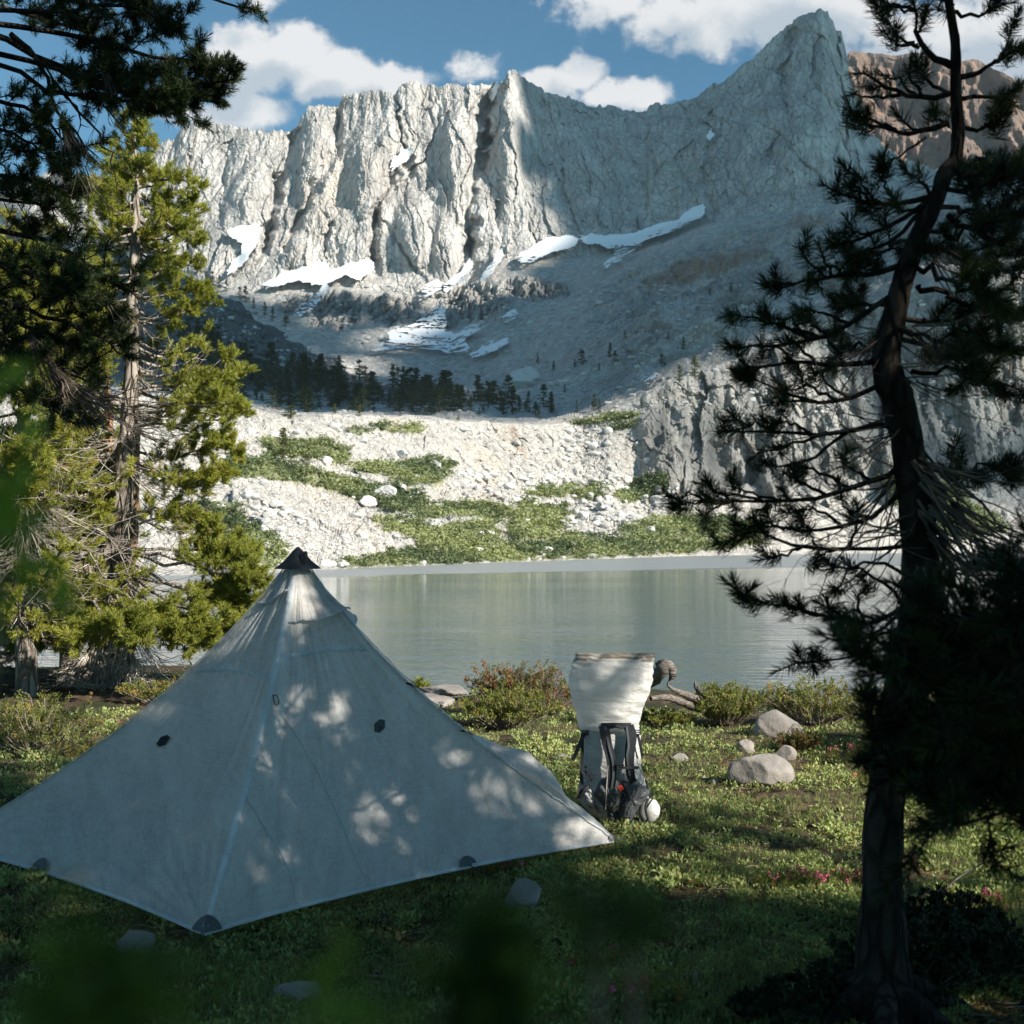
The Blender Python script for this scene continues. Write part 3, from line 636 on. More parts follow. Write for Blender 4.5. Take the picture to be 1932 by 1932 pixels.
full = on[:-1, :-1] & on[1:, :-1] & on[1:, 1:] & on[:-1, 1:]
qi, qj = np.nonzero(full); q = np.stack([qi * nb + qj, (qi + 1) * nb + qj, (qi + 1) * nb + qj + 1, qi * nb + qj + 1], -1)
g = Geo(); top = np.stack([X_, Y_, CH + thk], -1).reshape(-1, 3); bot = np.stack([X_, Y_, CH - thk * .25 - 1], -1).reshape(-1, 3)
us, iv = np.unique(q.ravel(), return_inverse=True); iv = iv.reshape(-1, 4)
g.add(top[us], iv); g.add(bot[us], iv[:, ::-1])
tag(g.build('shade_cloud', M['cloud']), 'unseen cloud bank shaped to cast the shade on the wall and the bowl', 'clouds', kind='stuff')

# ---------------------------------------------------------------- far bank: talus, boulders, willow scrub
rng = np.random.default_rng(11)
def pick(n, x0, x1, y0, y1, test, jit=1.0):
    out = []
    X = rng.uniform(x0, x1, n * 3); Y = rng.uniform(y0, y1, n * 3)
    ok = test(X, Y)
    for a, b in zip(X[ok], Y[ok]):
        k, c = ground_hit(a, b)
        if k is None or k >= len(lay1) - 2: continue
        out.append((P3[k, c], k, c))
        if len(out) >= n: break
    return out
g = Geo(); sites = pick(4600, 330, 1932, 770, 1078, in_green)
C = np.array([s[0] for s in sites]); n = 46; dist = C[:, 1]
hh = rng.uniform(.35, 1.15, len(C)) * (dist / 150) * (1 - .3 * rng.random(len(C))); ww = hh * rng.uniform(1.2, 2.4, len(C))
off = randdir(rng, len(C) * n) * (rng.random(len(C) * n) ** .4)[:, None]; off[:, 2] = np.abs(off[:, 2])
off *= np.repeat(np.stack([ww, ww, hh], -1), n, 0)
tn = np.repeat(np.clip(.42 + .95 * gn(C[:, 0] / 11, C[:, 1] / 12, 404) + rng.normal(0, .16, len(C)), 0, 1), n) + rng.normal(0, .1, len(off))
rhombs(g, np.repeat(C, n, 0) + off, randdir(rng, len(off)) * np.array([1, 1, .6]), randdir(rng, len(off)), np.repeat(dist / 150, n) * rng.uniform(.3, .6, len(off)), np.repeat(dist / 150, n) * .30, np.clip(tn, 0, 1))
tag(g.build('willow_scrub', M['farveg'], smooth=False), 'low green willow scrub spread in patches over the white rocks across the lake', 'scrub', kind='stuff')

TAL = [(400, 1060), (420, 990), (470, 930), (640, 1000), (700, 1010), (600, 1080), (480, 1082)]
TAL2 = c5([(650, 640), (950, 600), (1250, 620), (1350, 650), (1600, 680), (1900, 720), (1900, 860), (1560, 930), (1300, 960), (1250, 860), (1000, 800), (700, 760)])
TAL3 = c5([(1250, 430), (1480, 420), (1420, 560), (1280, 560)])
def in_talus(x, y):
    xx = x + 8 * gn(x / 15, y / 10, 411); m = inpoly(xx, y, TAL) | inpoly(xx, y, TAL2) | inpoly(xx, y, TAL3)
    m &= (x < 1230) | (y > 800 + (x - 1230) * .8)
    return (m | ((gn(x / 30, y / 16, 412) > .28) & (x < 1230))) & ~(in_green(x, y) & (rng.random(x.shape) > .14))
g = Geo(); sites = pick(2500, 330, 1932, 800, 1076, in_talus)
for (c, k, cc) in sites:
    s = c[1] / 150 * (.10 + .48 * rng.random() ** 4.0) * 1.25
    rock_mesh(g, c + np.array([0, 0, s * .2]), (s * rng.uniform(.9, 1.6), s * rng.uniform(.8, 1.3), s * rng.uniform(.6, 1.05)), rng, 1, 7, rng.uniform(.1, .9), 0)
tag(g.build('talus', M['talus'], smooth=False), 'pale broken granite blocks covering the slope across the lake', 'talus', kind='stuff')
g = Geo(); sites = pick(2600, 340, 1932, 540, 780, lambda x, y: gn(x / 40, y / 30, 431) > -.1)
for (c, k, cc) in sites:
    s = c[1] / 500 * (.45 + 1.1 * rng.random() ** 3)
    rock_mesh(g, c + np.array([0, 0, s * .1]), (s * rng.uniform(.9, 1.5), s, s * rng.uniform(.5, .9)), rng, 1, 4, rng.uniform(0, .5), 0)
tag(g.build('scree', M['talus'], smooth=False), 'grey scree strewn over the shaded bowl below the wall', 'scree', kind='stuff')
BO = [(694, 955, 16, 'grey boulder with a dark left side in the meadow across the lake'), (727, 940, 20, 'big pale boulder in the green strip across the lake'), (645, 1070, 12, 'rounded pale boulder at the waterline beside the tent peak'),
      (820, 885, 15, 'blocky white boulder above the willow patch across the lake'), (960, 925, 10, 'small grey boulder between the two willow patches across the lake'), (985, 730, 30, 'huge rounded pale boulder standing at the edge of the conifers'),
      (860, 905, 12, 'flat topped white block lying in the middle of the far talus'), (1130, 990, 9, 'grey boulder low on the far talus above the scrub'), (905, 1045, 8, 'small white boulder on the grassy far shore'), (760, 862, 12, 'square white block under the crest of the far bank')]
for (bx, by, rp, lb) in BO:
    k, cc = ground_hit(bx, by); c = P3[k, cc]; s = rp / F_PX * c[1]
    g = Geo(); rock_mesh(g, c + np.array([0, 0, s * .45]), (s * 1.15, s, s * .8), rng, 3, 9, .6, .12)
    tag(g.build('boulder', M['talus'], smooth=False, loc=c), lb, 'boulder', 'boulders on the slope across the lake')

# ---------------------------------------------------------------- conifers on the far side: each one a tree
def conifer_protos():
    out = []
    for v in range(5):
        r = np.random.default_rng(500 + v); g = Geo()
        tubes(g, [[(0, 0, -.06), (0, 0, .3), (.01, 0, .95)]], [[.028, .02, .004]], 5, .2, 1)
        nb = 46; z = np.sort(r.uniform(.06, .97, nb)); az = r.uniform(0, 6.28, nb)
        wid = (.30, .24, .34, .20, .28)[v]
        for i in range(nb):
            L = wid * (1 - z[i]) ** .75 * r.uniform(.6, 1.15) + .02
            for s in np.linspace(.25, 1, 5):
                c = np.array([math.cos(az[i]) * L * s, math.sin(az[i]) * L * s, z[i] - .12 * L * s + .03 * s])
                m = 7; D = randdir(r, m); D[:, 2] = np.abs(D[:, 2]) * .8 - .1
                rhombs(g, c + r.normal(0, .012, (m, 3)), D, randdir(r, m), r.uniform(.03, .07, m), .032, np.clip(r.normal(.35, .2, m), 0, 1))
        o = g.build('conifer', [M['conifer'], M['farbark']], smooth=False); out.append(o)
    return out
def f_fbark(t, b): b.inputs['Base Color'].default_value = (.10, .075, .055, 1)
M['farbark'] = mat('conifer_bark', f_fbark)
protos = conifer_protos(); first = [True] * 5
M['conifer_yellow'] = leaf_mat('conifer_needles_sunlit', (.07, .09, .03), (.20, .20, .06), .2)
ytemplates = {}
def put_conifer(c, h, label, group, v=None, wide=1.0, yellow=False):
    v = int(rng.integers(5)) if v is None else v
    if first[v] and not yellow: o = protos[v]; first[v] = False
    else: o = protos[v].copy(); COL.objects.link(o)
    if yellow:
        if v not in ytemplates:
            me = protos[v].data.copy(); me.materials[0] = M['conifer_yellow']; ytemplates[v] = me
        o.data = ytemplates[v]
    o.location = [float(q) for q in c]; o.scale = (h * wide, h * wide, h); o.rotation_euler = (0, 0, rng.uniform(0, 6.28))
    tag(o, label, 'conifer', group)
FOR = [(345, 610), (380, 640), (440, 665), (520, 692), (600, 700), (690, 712), (720, 735), (830, 735), (900, 745), (960, 752), (1045, 762), (1045, 786), (975, 784), (900, 780), (560, 780), (440, 758), (345, 735)]
for (c, k, cc) in pick(285, 340, 1050, 600, 790, lambda x, y: inpoly(x, y, FOR)):
    hp = 14 + 40 * rng.random() ** 1.6; put_conifer(c - np.array([0, 0, .5]), hp / F_PX * c[1], 'dark conifer in the wooded band between the white bank and the spur', 'dark conifers of the wooded band', wide=rng.uniform(1.0, 1.9))
for (x, y) in [(372, 512), (400, 533), (413, 538), (428, 545), (452, 560), (463, 566), (478, 578), (500, 592), (515, 600), (390, 527), (540, 612)]:
    k, cc = ground_hit(x, y + 6); c = P3[k, cc]
    put_conifer(c, rng.uniform(16, 34) / F_PX * c[1], 'dark conifer standing on the ridge line of the left spur', 'conifers along the spur ridge')
for (x, y, h, wd) in [(985, 716, 22, 1), (1045, 700, 20, 1.1), (1098, 690, 30, 1.4), (1085, 695, 18, 1), (1152, 676, 30, 1), (1160, 684, 24, 1.2), (1180, 640, 18, .9), (1290, 660, 26, 1), (1248, 690, 24, 1), (1262, 640, 16, 1), (1130, 700, 16, 1), (1015, 690, 18, 1),
                      (1040, 780, 40, .8), (1120, 775, 36, .8), (1130, 778, 28, .9), (1088, 782, 26, .8), (1210, 770, 20, 1), (1340, 560, 16, 1), (1380, 560, 20, 1), (1065, 740, 16, 1), (750, 730, 34, 1.2), (768, 728, 28, 1.2), (812, 735, 30, 1.2), (606, 712, 46, 1.1), (640, 715, 30, 1)]:
    k, cc = ground_hit(x, y)
    if k is None: continue
    c = P3[k, cc]; put_conifer(c - np.array([0, 0, .3]), h / F_PX * c[1], 'lone dark conifer on the grey ledges right of the wooded band', 'conifers scattered on the ledges', wide=wd)
YC = [(535, 868, 62, 1.2, 'loose green conifer on the white bank, tallest tree on the slope across the lake'), (548, 790, 26, 2.6, 'wide yellow green bush at the left end of the bank crest'), (632, 787, 20, 1.2, 'small yellow green conifer at the crest left of the dark stand'), (678, 786, 22, 1.3, 'second small yellow green conifer along the crest'),
      (776, 783, 30, .9, 'slim yellow green conifer in front of the dark stand'), (888, 783, 32, 1.1, 'yellow conifer at the crest under the dark conifers'), (864, 794, 12, 1.6, 'tiny yellow bush just below the crest'), (905, 785, 16, 1.3, 'small yellow conifer beside the slim crest tree'), (1017, 790, 16, 1.2, 'small yellow conifer at the right end of the crest'),
      (1283, 722, 34, 1.3, 'green conifer pair member left on the sunlit right ledge'), (1310, 712, 42, 1.2, 'taller green conifer on the sunlit right ledge'), (580, 880, 26, 1.4, 'small green conifer beside the tallest slope tree'), (735, 940, 22, 1.0, 'small green conifer in the middle of the far meadow')]
for (x, y, h, wd, lb) in YC:
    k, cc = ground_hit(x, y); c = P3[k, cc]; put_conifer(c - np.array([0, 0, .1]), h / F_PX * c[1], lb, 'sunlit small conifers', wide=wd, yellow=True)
for (x, y, h) in [(1850, 640, 90), (1880, 660, 110), (1905, 700, 130), (1925, 690, 120), (1860, 760, 60), (1500, 640, 34), (1440, 640, 30), (1610, 900, 50), (400, 1040, 60), (430, 1050, 80), (460, 1060, 50), (385, 1000, 90), (440, 1000, 50)]:
    k, cc = ground_hit(x, y)
    if k is None: continue
    c = P3[k, cc]; put_conifer(c - np.array([0, 0, .3]), h / F_PX * c[1], 'dark conifer growing against the pale cliffs nearest the lake', 'conifers by the lakeside cliffs', wide=rng.uniform(.9, 1.4))
for v in range(5):
    if first[v]: bpy.data.objects.remove(protos[v])
# ---------------------------------------------------------------- near ground
def gz(x, y):
    """height of the meadow"""
    x = np.asarray(x, float); y = np.asarray(y, float)
    e = 12.2 + 2.6 * sst(-x, 1.5, 4) + .5 * np.sin(x * 1.3) + .35 * gn(x / 1.5, y / 1.5, 601)
    z = -.10 * sst(y, 8.5, 12) - 1.9 * sst(y, e, e + 4.2) - .02 * np.maximum(0, y - 20)
    z = z + .05 * fbm(x / 2.2, y / 2.2, 3, 602) + .025 * fbm(x / .5, y / .5, 3, 603)
    z = z * 1.0 + .05 * sst(-x, 3, 8) - .3 * sst(x, 14, 40)
    return z
ax = np.concatenate([np.arange(-40, -7, 1.), np.arange(-7, 7, .07), np.arange(7, 41, 1.)]); ay = np.concatenate([np.arange(-26, 1, 1.), np.arange(1, 18.5, .07)])
X_, Y_ = np.meshgrid(ax, ay); g = Geo(); V = np.stack([X_, Y_, gz(X_, Y_)], -1).reshape(-1, 3); n1 = len(ax)
i = np.arange(len(ay) - 1)[:, None] * n1 + np.arange(n1 - 1)[None]
g.add(V, np.stack([i, i + 1, i + 1 + n1, i + n1], -1).reshape(-1, 4)); g.build('ground', M['ground'])['kind'] = 'structure'
def on_ground(px, py, dz=0.0):
    """the meadow point seen at this place"""
    Y = 3.0
    for _ in range(4000):
        p = at(px, py, Y)
        if p[2] <= gz(p[0], Y) + dz: break
        Y += .01
    return np.array([p[0], Y, gz(p[0], Y)])

# ---- low leafy ground cover, thin grass and needle litter
M['cover'] = leaf_mat('ground_leaves', (.012, .030, .014), (.42, .50, .20), .3, (.36, .22, .10), .85, .06)
rng = np.random.default_rng(21)
def scatter(n, y0=1325, y1=2020, x0=-130, x1=2060, lim=15.5):
    Y = (CZ) * F_PX / (rng.uniform(y0, y1, n) - HY); Y = Y[(Y > 1.9) & (Y < lim)]
    X = (rng.uniform(x0, x1, len(Y)) - CX) / F_PX * Y
    return X, Y
def bare(x, y): return fbm(x / .55, y / .55, 3, 611) + .5 * fbm(x / .16, y / .16, 2, 612)
X, Y = scatter(62000); b = bare(X, Y); k = (b < .02) | (rng.random(len(X)) < .10); X, Y = X[k], Y[k]
Zg = gz(X, Y); n = 7; N = len(X); sc = np.repeat(rng.uniform(.6, 1.35, N) * (1 + .5 * gn(X / .5, Y / .5, 615)) * (1 + .08 * np.maximum(0, Y - 5)), n)
az = rng.uniform(0, 6.28, N * n); el = rng.uniform(.15, 1.25, N * n)
D = np.stack([np.cos(az) * np.cos(el), np.sin(az) * np.cos(el), np.sin(el)], -1); U = nrm(np.cross(D, randdir(rng, N * n)))
P = np.repeat(np.stack([X, Y, Zg], -1), n, 0) + np.stack([rng.normal(0, .010, N * n), rng.normal(0, .010, N * n), rng.uniform(0, .028, N * n)], -1) * sc[:, None]
tn = np.repeat(np.clip(.52 + .38 * gn(X / .8, Y / .8, 613) + .25 * gn(X / .2, Y / .2, 614) + rng.normal(0, .1, N), 0, .8), n) + rng.normal(0, .07, N * n)
tn = np.where(rng.random(N * n) < .05, .95, np.clip(tn, 0, .8))
g = Geo(); rhombs(g, P, D, U, .019 * sc, .0095 * sc, tn)
X, Y = scatter(52000); k = gn(X / .7, Y / .7, 621) > -.12; X, Y = X[k], Y[k]; N = len(X); n = 4
P = np.repeat(np.stack([X, Y, gz(X, Y)], -1), n, 0) + np.concatenate([rng.normal(0, .012, (N * n, 2)), np.zeros((N * n, 1))], 1)
D = nrm(np.stack([rng.normal(0, .4, N * n), rng.normal(0, .4, N * n), np.ones(N * n)], -1))
needles(g, P, D, rng.uniform(.02, .05, N * n) * np.repeat(1 + .9 * np.clip(gn(X / .35, Y / .35, 622), 0, 1), n), .0026, np.clip(rng.normal(.5, .2, N * n), 0, .8), rng)
tag(g.build('ground_cover', M['cover'], smooth=False), 'low green leafy ground cover and thin grass over the meadow', 'ground cover', kind='stuff')
X, Y = scatter(40000, 1400); k = bare(X, Y) > -.12; X, Y = X[k], Y[k]; N = len(X)
a = rng.uniform(0, 6.28, N); D = np.stack([np.cos(a), np.sin(a), rng.normal(0, .12, N)], -1)
g = Geo(); needles(g, np.stack([X, Y, gz(X, Y) + .006], -1), nrm(D), rng.uniform(.02, .06, N), .003, rng.uniform(.86, 1, N), rng)
tag(g.build('needle_litter', M['cover'], smooth=False), 'brown pine needle litter on the bare patches of the meadow', 'needle litter', kind='stuff')

X, Y = scatter(420, 1400, 1990); N = len(X); a = rng.uniform(0, 6.28, N); Z_ = gz(X, Y) + .012; L = rng.uniform(.04, .16, N)
t_ = np.linspace(-.5, .5, 4)[None, :, None]; P = np.stack([X, Y, Z_], -1)[:, None] + np.stack([np.cos(a), np.sin(a), 0 * a], -1)[:, None] * t_ * L[:, None, None] + rng.normal(0, .005, (N, 4, 3))
M['twig_litter'] = mat('fallen_twig', lambda t, b: t.l.new(t.mix(t.noise(t.pos(), 12), (.14, .10, .075), (.42, .36, .30)), b.inputs['Base Color']))
g = Geo(); tubes(g, P, np.broadcast_to(np.array([.0035, .003, .0025, .0015]), (N, 4)), 4); tag(g.build('twig_litter', M['twig_litter']), 'small fallen twigs lying all over the meadow', 'twig litter', kind='stuff')
# ---- shrubs
M['shrub_yellow'] = leaf_mat('shrub_leaves_yellow', (.06, .09, .02), (.30, .32, .07), .35, (.45, .30, .10))
M['shrub_red'] = leaf_mat('shrub_leaves_red', (.05, .06, .025), (.22, .21, .06), .3, (.26, .10, .04))
M['twig'] = mat('grey_twig', lambda t, b: t.l.new(t.mix(t.noise(t.pos(), 30), (.16, .12, .09), (.36, .31, .26)), b.inputs['Base Color']))
def shrub(name, label, cat, c, rad_, h, leafm, seed, nst=70, per=44, leaf=.022, redt=.08, group=None, pointy=.0):
    r = np.random.default_rng(seed); c = np.asarray(c, float); t = thing(name, c, label, cat, group)
    a = r.uniform(0, 6.28, nst); q = np.sqrt(r.random(nst)); ex = np.stack([np.cos(a) * q * rad_[0], np.sin(a) * q * rad_[1]], -1)
    top = h * np.sqrt(np.clip(1 - .75 * q ** 2, .05, 1)) * r.uniform(.72, 1.12, nst)
    P = np.zeros((nst, 4, 3)); 
    for j, f in enumerate((0, .4, .75, 1)):
        P[:, j, :2] = c[:2] + ex * (.30 + .70 * f); P[:, j, 2] = top * f
        P[:, j, :2] += r.normal(0, .02 * h, (nst, 2))
    P[:, :, 2] += np.stack([gz(P[:, j, 0], P[:, j, 1]) for j in range(4)], 1) * 1.0
    gs = Geo(); tubes(gs, P, np.broadcast_to(np.array([.007, .0055, .004, .002]) * h / .5, (nst, 4)), 4)
    # side twigs and leaves
    m = 6; i0 = np.repeat(np.arange(nst), m); f = r.uniform(.25, 1, nst * m); k0 = np.minimum((f * 3).astype(int), 2); fr = f * 3 - k0
    B = P[i0, k0] * (1 - fr)[:, None] + P[i0, k0 + 1] * fr[:, None]; D = nrm(randdir(r, nst * m) * np.array([1, 1, .6]) + np.array([0, 0, .75])); L = r.uniform(.12, .3, nst * m) * h
    E = B + D * L[:, None]; tubes(gs, np.stack([B, (B + E) / 2 + r.normal(0, .008, B.shape), E], 1), np.broadcast_to(np.array([.003, .0022, .001]) * h / .5, (nst * m, 3)), 3)
    gs.build('stem', M['twig'], t)
    gl = Geo(); n = per; u = r.random(nst * m * n) ** .7
    C = np.repeat(B, n, 0) + np.repeat(D * L[:, None], n, 0) * u[:, None] + r.normal(0, .010 * h / .5, (nst * m * n, 3))
    d = nrm(randdir(r, len(C)) + np.array([0, 0, .7]) + np.repeat(D, n, 0) * .6)
    tn = np.repeat(np.clip(r.normal(.45, .16, nst * m), 0, .8), n) + r.normal(0, .08, len(C)); tn = np.clip(tn, 0, .8); tn = np.where(np.repeat(r.random(nst * m) < redt, n), .97, tn)
    rhombs(gl, C, d, nrm(np.cross(d, randdir(r, len(C)))), leaf * r.uniform(.7, 1.25, len(C)), leaf * (.42 - pointy), tn)
    gl.build('foliage', leafm, t, smooth=False)
    return t
def gp(px, py): return on_ground(px, py)
shrub('shrub', 'leafy yellow green shrub beside the left edge of the backpack', 'shrub', gp(958, 1372), (.52, .34), .33, M['shrub_yellow'], 1, 85, 26, .022, .04)
c = gp(1000, 1350); c[1] = 10.4; c[0] = (985 - CX) / F_PX * 10.4; c[2] = gz(c[0], c[1])
shrub('shrub', 'red tinged shrub behind the yellow green one at the water', 'shrub', c, (.55, .3), .50, M['shrub_red'], 2, 85, 26, .024, .25)
shrub('shrub', 'yellow green shrub behind the boulder at the lake edge', 'shrub', gp(1370, 1368), (.42, .32), .36, M['shrub_yellow'], 3, 75, 26, .022, .05)
shrub('shrub', 'broad olive shrub growing right of the boulder under the pine', 'shrub', gp(1540, 1362), (.60, .35), .40, M['shrub_yellow'], 4, 85, 24, .022, .08)
shrub('shrub', 'low yellow green shrub between the backpack and the driftwood', 'shrub', gp(1250, 1372), (.32, .25), .15, M['shrub_yellow'], 5, 50, 26, .018, .08)
shrub('shrub', 'small long leaved plant poking up behind the tent slope', 'shrub', (at(793, 1300, 11.8)[0], 11.8, gz(at(793, 1300, 11.8)[0], 11.8)), (.10, .08), .22, M['shrub_yellow'], 6, 14, 12, .05, .0, pointy=.2)
shrub('shrub', 'sunlit low shrub between the leftmost pine trunk and the tent', 'shrub', (at(310, 1320, 11.5)[0], 11.5, gz(at(310, 1320, 11.5)[0], 11.5)), (.55, .4), .26, M['shrub_yellow'], 7, 60, 26, .02, .15)
shrub('shrub', 'dark low shrub in the shade under the pines at far left', 'shrub', gp(70, 1420), (.6, .4), .40, M['shrub_yellow'], 8, 70, 26, .02, .1)
shrub('shrub', 'reddish heath shrub in front of the far boulder under the right pine', 'shrub', gp(1500, 1425), (.22, .16), .17, M['shrub_red'], 9, 40, 26, .016, .3)
shrub('shrub', 'dark bush at the right picture edge behind the pine', 'shrub', gp(1880, 1440), (.9, .5), .75, M['shrub_yellow'], 10, 110, 22, .022, .05)
shrub('shrub', 'dark bush between the right pine trunk and the water', 'shrub', gp(1720, 1400), (.6, .35), .45, M['shrub_yellow'], 12, 80, 22, .022, .05)

M['undergrowth'] = leaf_mat('shade_dark_leaves', (.006, .014, .008), (.03, .055, .02), .1)  # for added shrubs: leaf colour near black stands in for deep shade
for i_, (px, py, rx, ry, h, lb) in enumerate([(1700, 1880, .30, .22, .20, 'shade-dark undergrowth added round the foot of the near right pine'), (1590, 1905, .22, .15, .13, 'low shade-dark undergrowth added left of the foot of the right pine'), (1840, 1850, .3, .2, .22, 'shade-dark undergrowth added at the bottom right corner'),
     (1500, 1925, .22, .12, .11, 'lowest added shade-dark undergrowth patch on the bottom edge'), (1780, 1760, .25, .15, .16, 'shade-dark undergrowth added right of the pine foot below the curved twig')]):
    shrub('shrub', lb, 'shrub', gp(px, py), (rx, ry), h, M['undergrowth'], 60 + i_, 60, 22, .022, 0)

# ---- upright heather sprigs with pink flowers
M['heather'] = leaf_mat('heather_leaves', (.05, .085, .02), (.30, .30, .07), .3, (.34, .10, .03))
M['pink'] = mat('pink_petals', lambda t, b: t.l.new(t.ramp(t.attr('tint').outputs['Fac'], [(0, (.42, .05, .12)), (1, (.75, .22, .30))]), b.inputs['Base Color']), .6)
def heather(c, rad_, h, nst, nfl, label, seed, group='flowering heather clumps'):
    r = np.random.default_rng(seed); c = np.asarray(c, float); t = thing('heather', c, label, 'heather', group)
    a = r.uniform(0, 6.28, nst); q = np.sqrt(r.random(nst)); B = np.stack([c[0] + np.cos(a) * q * rad_[0], c[1] + np.sin(a) * q * rad_[1]], -1)
    B = np.concatenate([B, gz(B[:, 0], B[:, 1])[:, None]], 1); D = nrm(r.normal(0, .16, (nst, 3)) + np.array([0, 0, 1])); L = h * r.uniform(.6, 1.1, nst)
    gl = Geo(); n = 26; u = np.tile(np.linspace(.1, 1, n), nst); C = np.repeat(B, n, 0) + np.repeat(D * L[:, None], n, 0) * u[:, None]
    d = nrm(np.repeat(D, n, 0) * .9 + randdir(r, nst * n)); tn = np.clip(np.repeat(r.normal(.45, .2, nst), n), 0, .8); tn = np.where(np.repeat(r.random(nst) < .1, n), .95, tn)
    rhombs(gl, C, d, nrm(np.cross(d, randdir(r, nst * n))), .011, .0035, tn); gl.build('foliage', M['heather'], t, smooth=False)
    gf = Geo(); k = np.argsort(-r.random(nst))[:nfl]; C = np.repeat(B[k] + D[k] * L[k][:, None], 16, 0) + r.normal(0, .006, (len(k) * 16, 3)); d = randdir(r, len(C))
    rhombs(gf, C, d, nrm(np.cross(d, randdir(r, len(C)))), .012, .009, r.random(len(C))); gf.build('flower', M['pink'], t, smooth=False)
for i_, (px, py, rx, ry, h, nst, nfl, lb) in enumerate([
    (1540, 1672, .30, .07, .065, 170, 26, 'pink heather clump in the sunlit strip nearest the middle of the meadow'), (1840, 1715, .16, .06, .075, 80, 14, 'pink heather clump beside the pale curved twig'),
    (1500, 1420, .20, .09, .10, 110, 16, 'pink heather clump before the boulder under the right pine'), (945, 1650, .10, .05, .07, 60, 7, 'red and pink heather tuft between the tent edge and the pale stone'),
    (1215, 1895, .14, .09, .09, 130, 3, 'yellowish heather clump at the dark bottom of the meadow'), (1120, 1830, .12, .07, .07, 80, 4, 'dark heather clump with two pink flowers left of the yellowish one'),
    (300, 1380, .45, .25, .12, 200, 14, 'sunlit heather strip left of the tent under the pine'), (180, 1425, .4, .2, .12, 150, 4, 'half shaded heather strip at the foot of the leftmost pines'), (1650, 1480, .25, .12, .1, 90, 5, 'shaded heather behind the right pine trunk'),
    (1180, 1370, .20, .12, .08, 80, 3, 'low sunlit heather hidden behind the backpack'), (1600, 1440, .3, .12, .12, 90, 8, 'brownish heather at the right of the sunlit boulders')]):
    heather(gp(px, py), (rx, ry), h, nst, nfl, lb, 700 + i_)

# ---- stones
def stone(px, py, w_, h_, d_, label, seed, name='boulder', cuts=6, tint=.0, sink=.25):
    r = np.random.default_rng(seed); c = gp(px, py); s = c[1] / F_PX; W2, H2 = w_ * s / 2, h_ * s / (1.0 - sink + .2)
    g = Geo(); rock_mesh(g, (c[0], c[1] + d_ * W2, c[2] + H2 * (.50 - sink)), (W2 * 1.15, W2 * 1.0 * d_, H2 * .74), r, 4, cuts, tint, .035)
    return tag(g.build(name, M['boulder'], smooth=True, loc=c), label, 'stone' if name == 'stone' else 'boulder')
stone(1472, 1392, 96, 50, .8, 'rounded tan boulder in front of the shrub at the lake edge', 31)
stone(1444, 1487, 116, 58, .7, 'pale flat topped boulder with a dark crack, nearest boulder right of the backpack', 45, tint=.0)
stone(986, 1722, 76, 52, .8, 'pale grey stone on the grass below the tent guy line', 33, 'stone')
stone(1410, 1422, 32, 24, .8, 'small white stone left of the two boulders', 34, 'stone'); stone(1484, 1434, 42, 24, .8, 'brown stone half hidden between the two boulders', 35, 'stone')
stone(1283, 1437, 36, 12, .9, 'flat grey stone in the grass right of the backpack', 36, 'stone'); stone(1060, 1434, 24, 10, .9, 'flat pinkish stone in the grass left of the backpack', 37, 'stone')
stone(565, 1905, 120, 34, .7, 'shaded grey stone low in the grass at the bottom below the tent', 38, 'stone', sink=.45); stone(240, 1800, 90, 30, .8, 'flat stone in the shade below the front corner of the tent', 39, 'stone', sink=.45)
stone(1800, 1485, 26, 14, .9, 'small stone in the shade right of the pine trunk', 40, 'stone'); stone(50, 1385, 60, 30, .8, 'mossy stone in the shade at the left picture edge', 41, 'stone', sink=.4)
stone(1350, 1480, 14, 10, .8, 'pebble sized stone left of the cracked boulder', 42, 'stone'); stone(1330, 1472, 12, 7, .8, 'tiny white stone on the bare soil right of the backpack', 43, 'stone')
for (px, py, Y, w_, h_, lb, sd) in [(838, 1303, 11.6, 96, 16, 'low pale rock slab at the water right of the tent', 51), (815, 1322, 11.0, 80, 24, 'second lower slab half hidden by the tent slope', 52), (935, 1305, 11.2, 40, 18, 'grey rock behind the yellow green shrub', 53), (352, 1288, 12.4, 26, 22, 'pale stone at the water right of the twig tangle', 54), (384, 1300, 12.0, 24, 12, 'small pale stone next to the tent ridge at the water', 55)]:
    p = at(px, py, Y); p[2] = max(p[2], gz(p[0], Y) - .1); s = Y / F_PX; g = Geo(); rock_mesh(g, p, (w_ * s * .56, w_ * s * .5, h_ * s * .6), np.random.default_rng(sd), 3, 8, 0, .08)
    tag(g.build('boulder', M['boulder'], loc=p), lb, 'boulder')

# ---- driftwood log and a curved twig
M['driftwood'] = mat('driftwood', lambda t, b: (t.l.new(t.mix(t.mapr(t.noise(t.mapping(t.obj(), (1.5, 12, 26)), 3, 5), .35, .65), (.09, .078, .068), (.24, .21, .185)), b.inputs['Base Color']), t.l.new(t.bump(t.noise(t.mapping(t.obj(), (1.5, 12, 26)), 3, 5), .9, .02), b.inputs['Normal'])))
def px_path(pts, m=24): return smooth_path([at(*p) for p in pts], m)
g = Geo(); rr_ = np.random.default_rng(9)
def log(pts, r0, r1, m=26, k=10):
    P = px_path(pts, m); tubes(g, P, np.interp(np.linspace(0, 1, m), np.linspace(0, 1, len(r0)), r0)[None] * (1 + .12 * gn(np.arange(m) * .7, np.zeros(m), int(r1)))[None], k, .5, 0, .07, rr_)
log([(1195, 1300, 9.9), (1232, 1285, 9.8), (1250, 1262, 9.7), (1262, 1256, 9.7), (1269, 1270, 9.7), (1266, 1284, 9.7)], [.05, .05, .06, .05, .04, .02], 1)
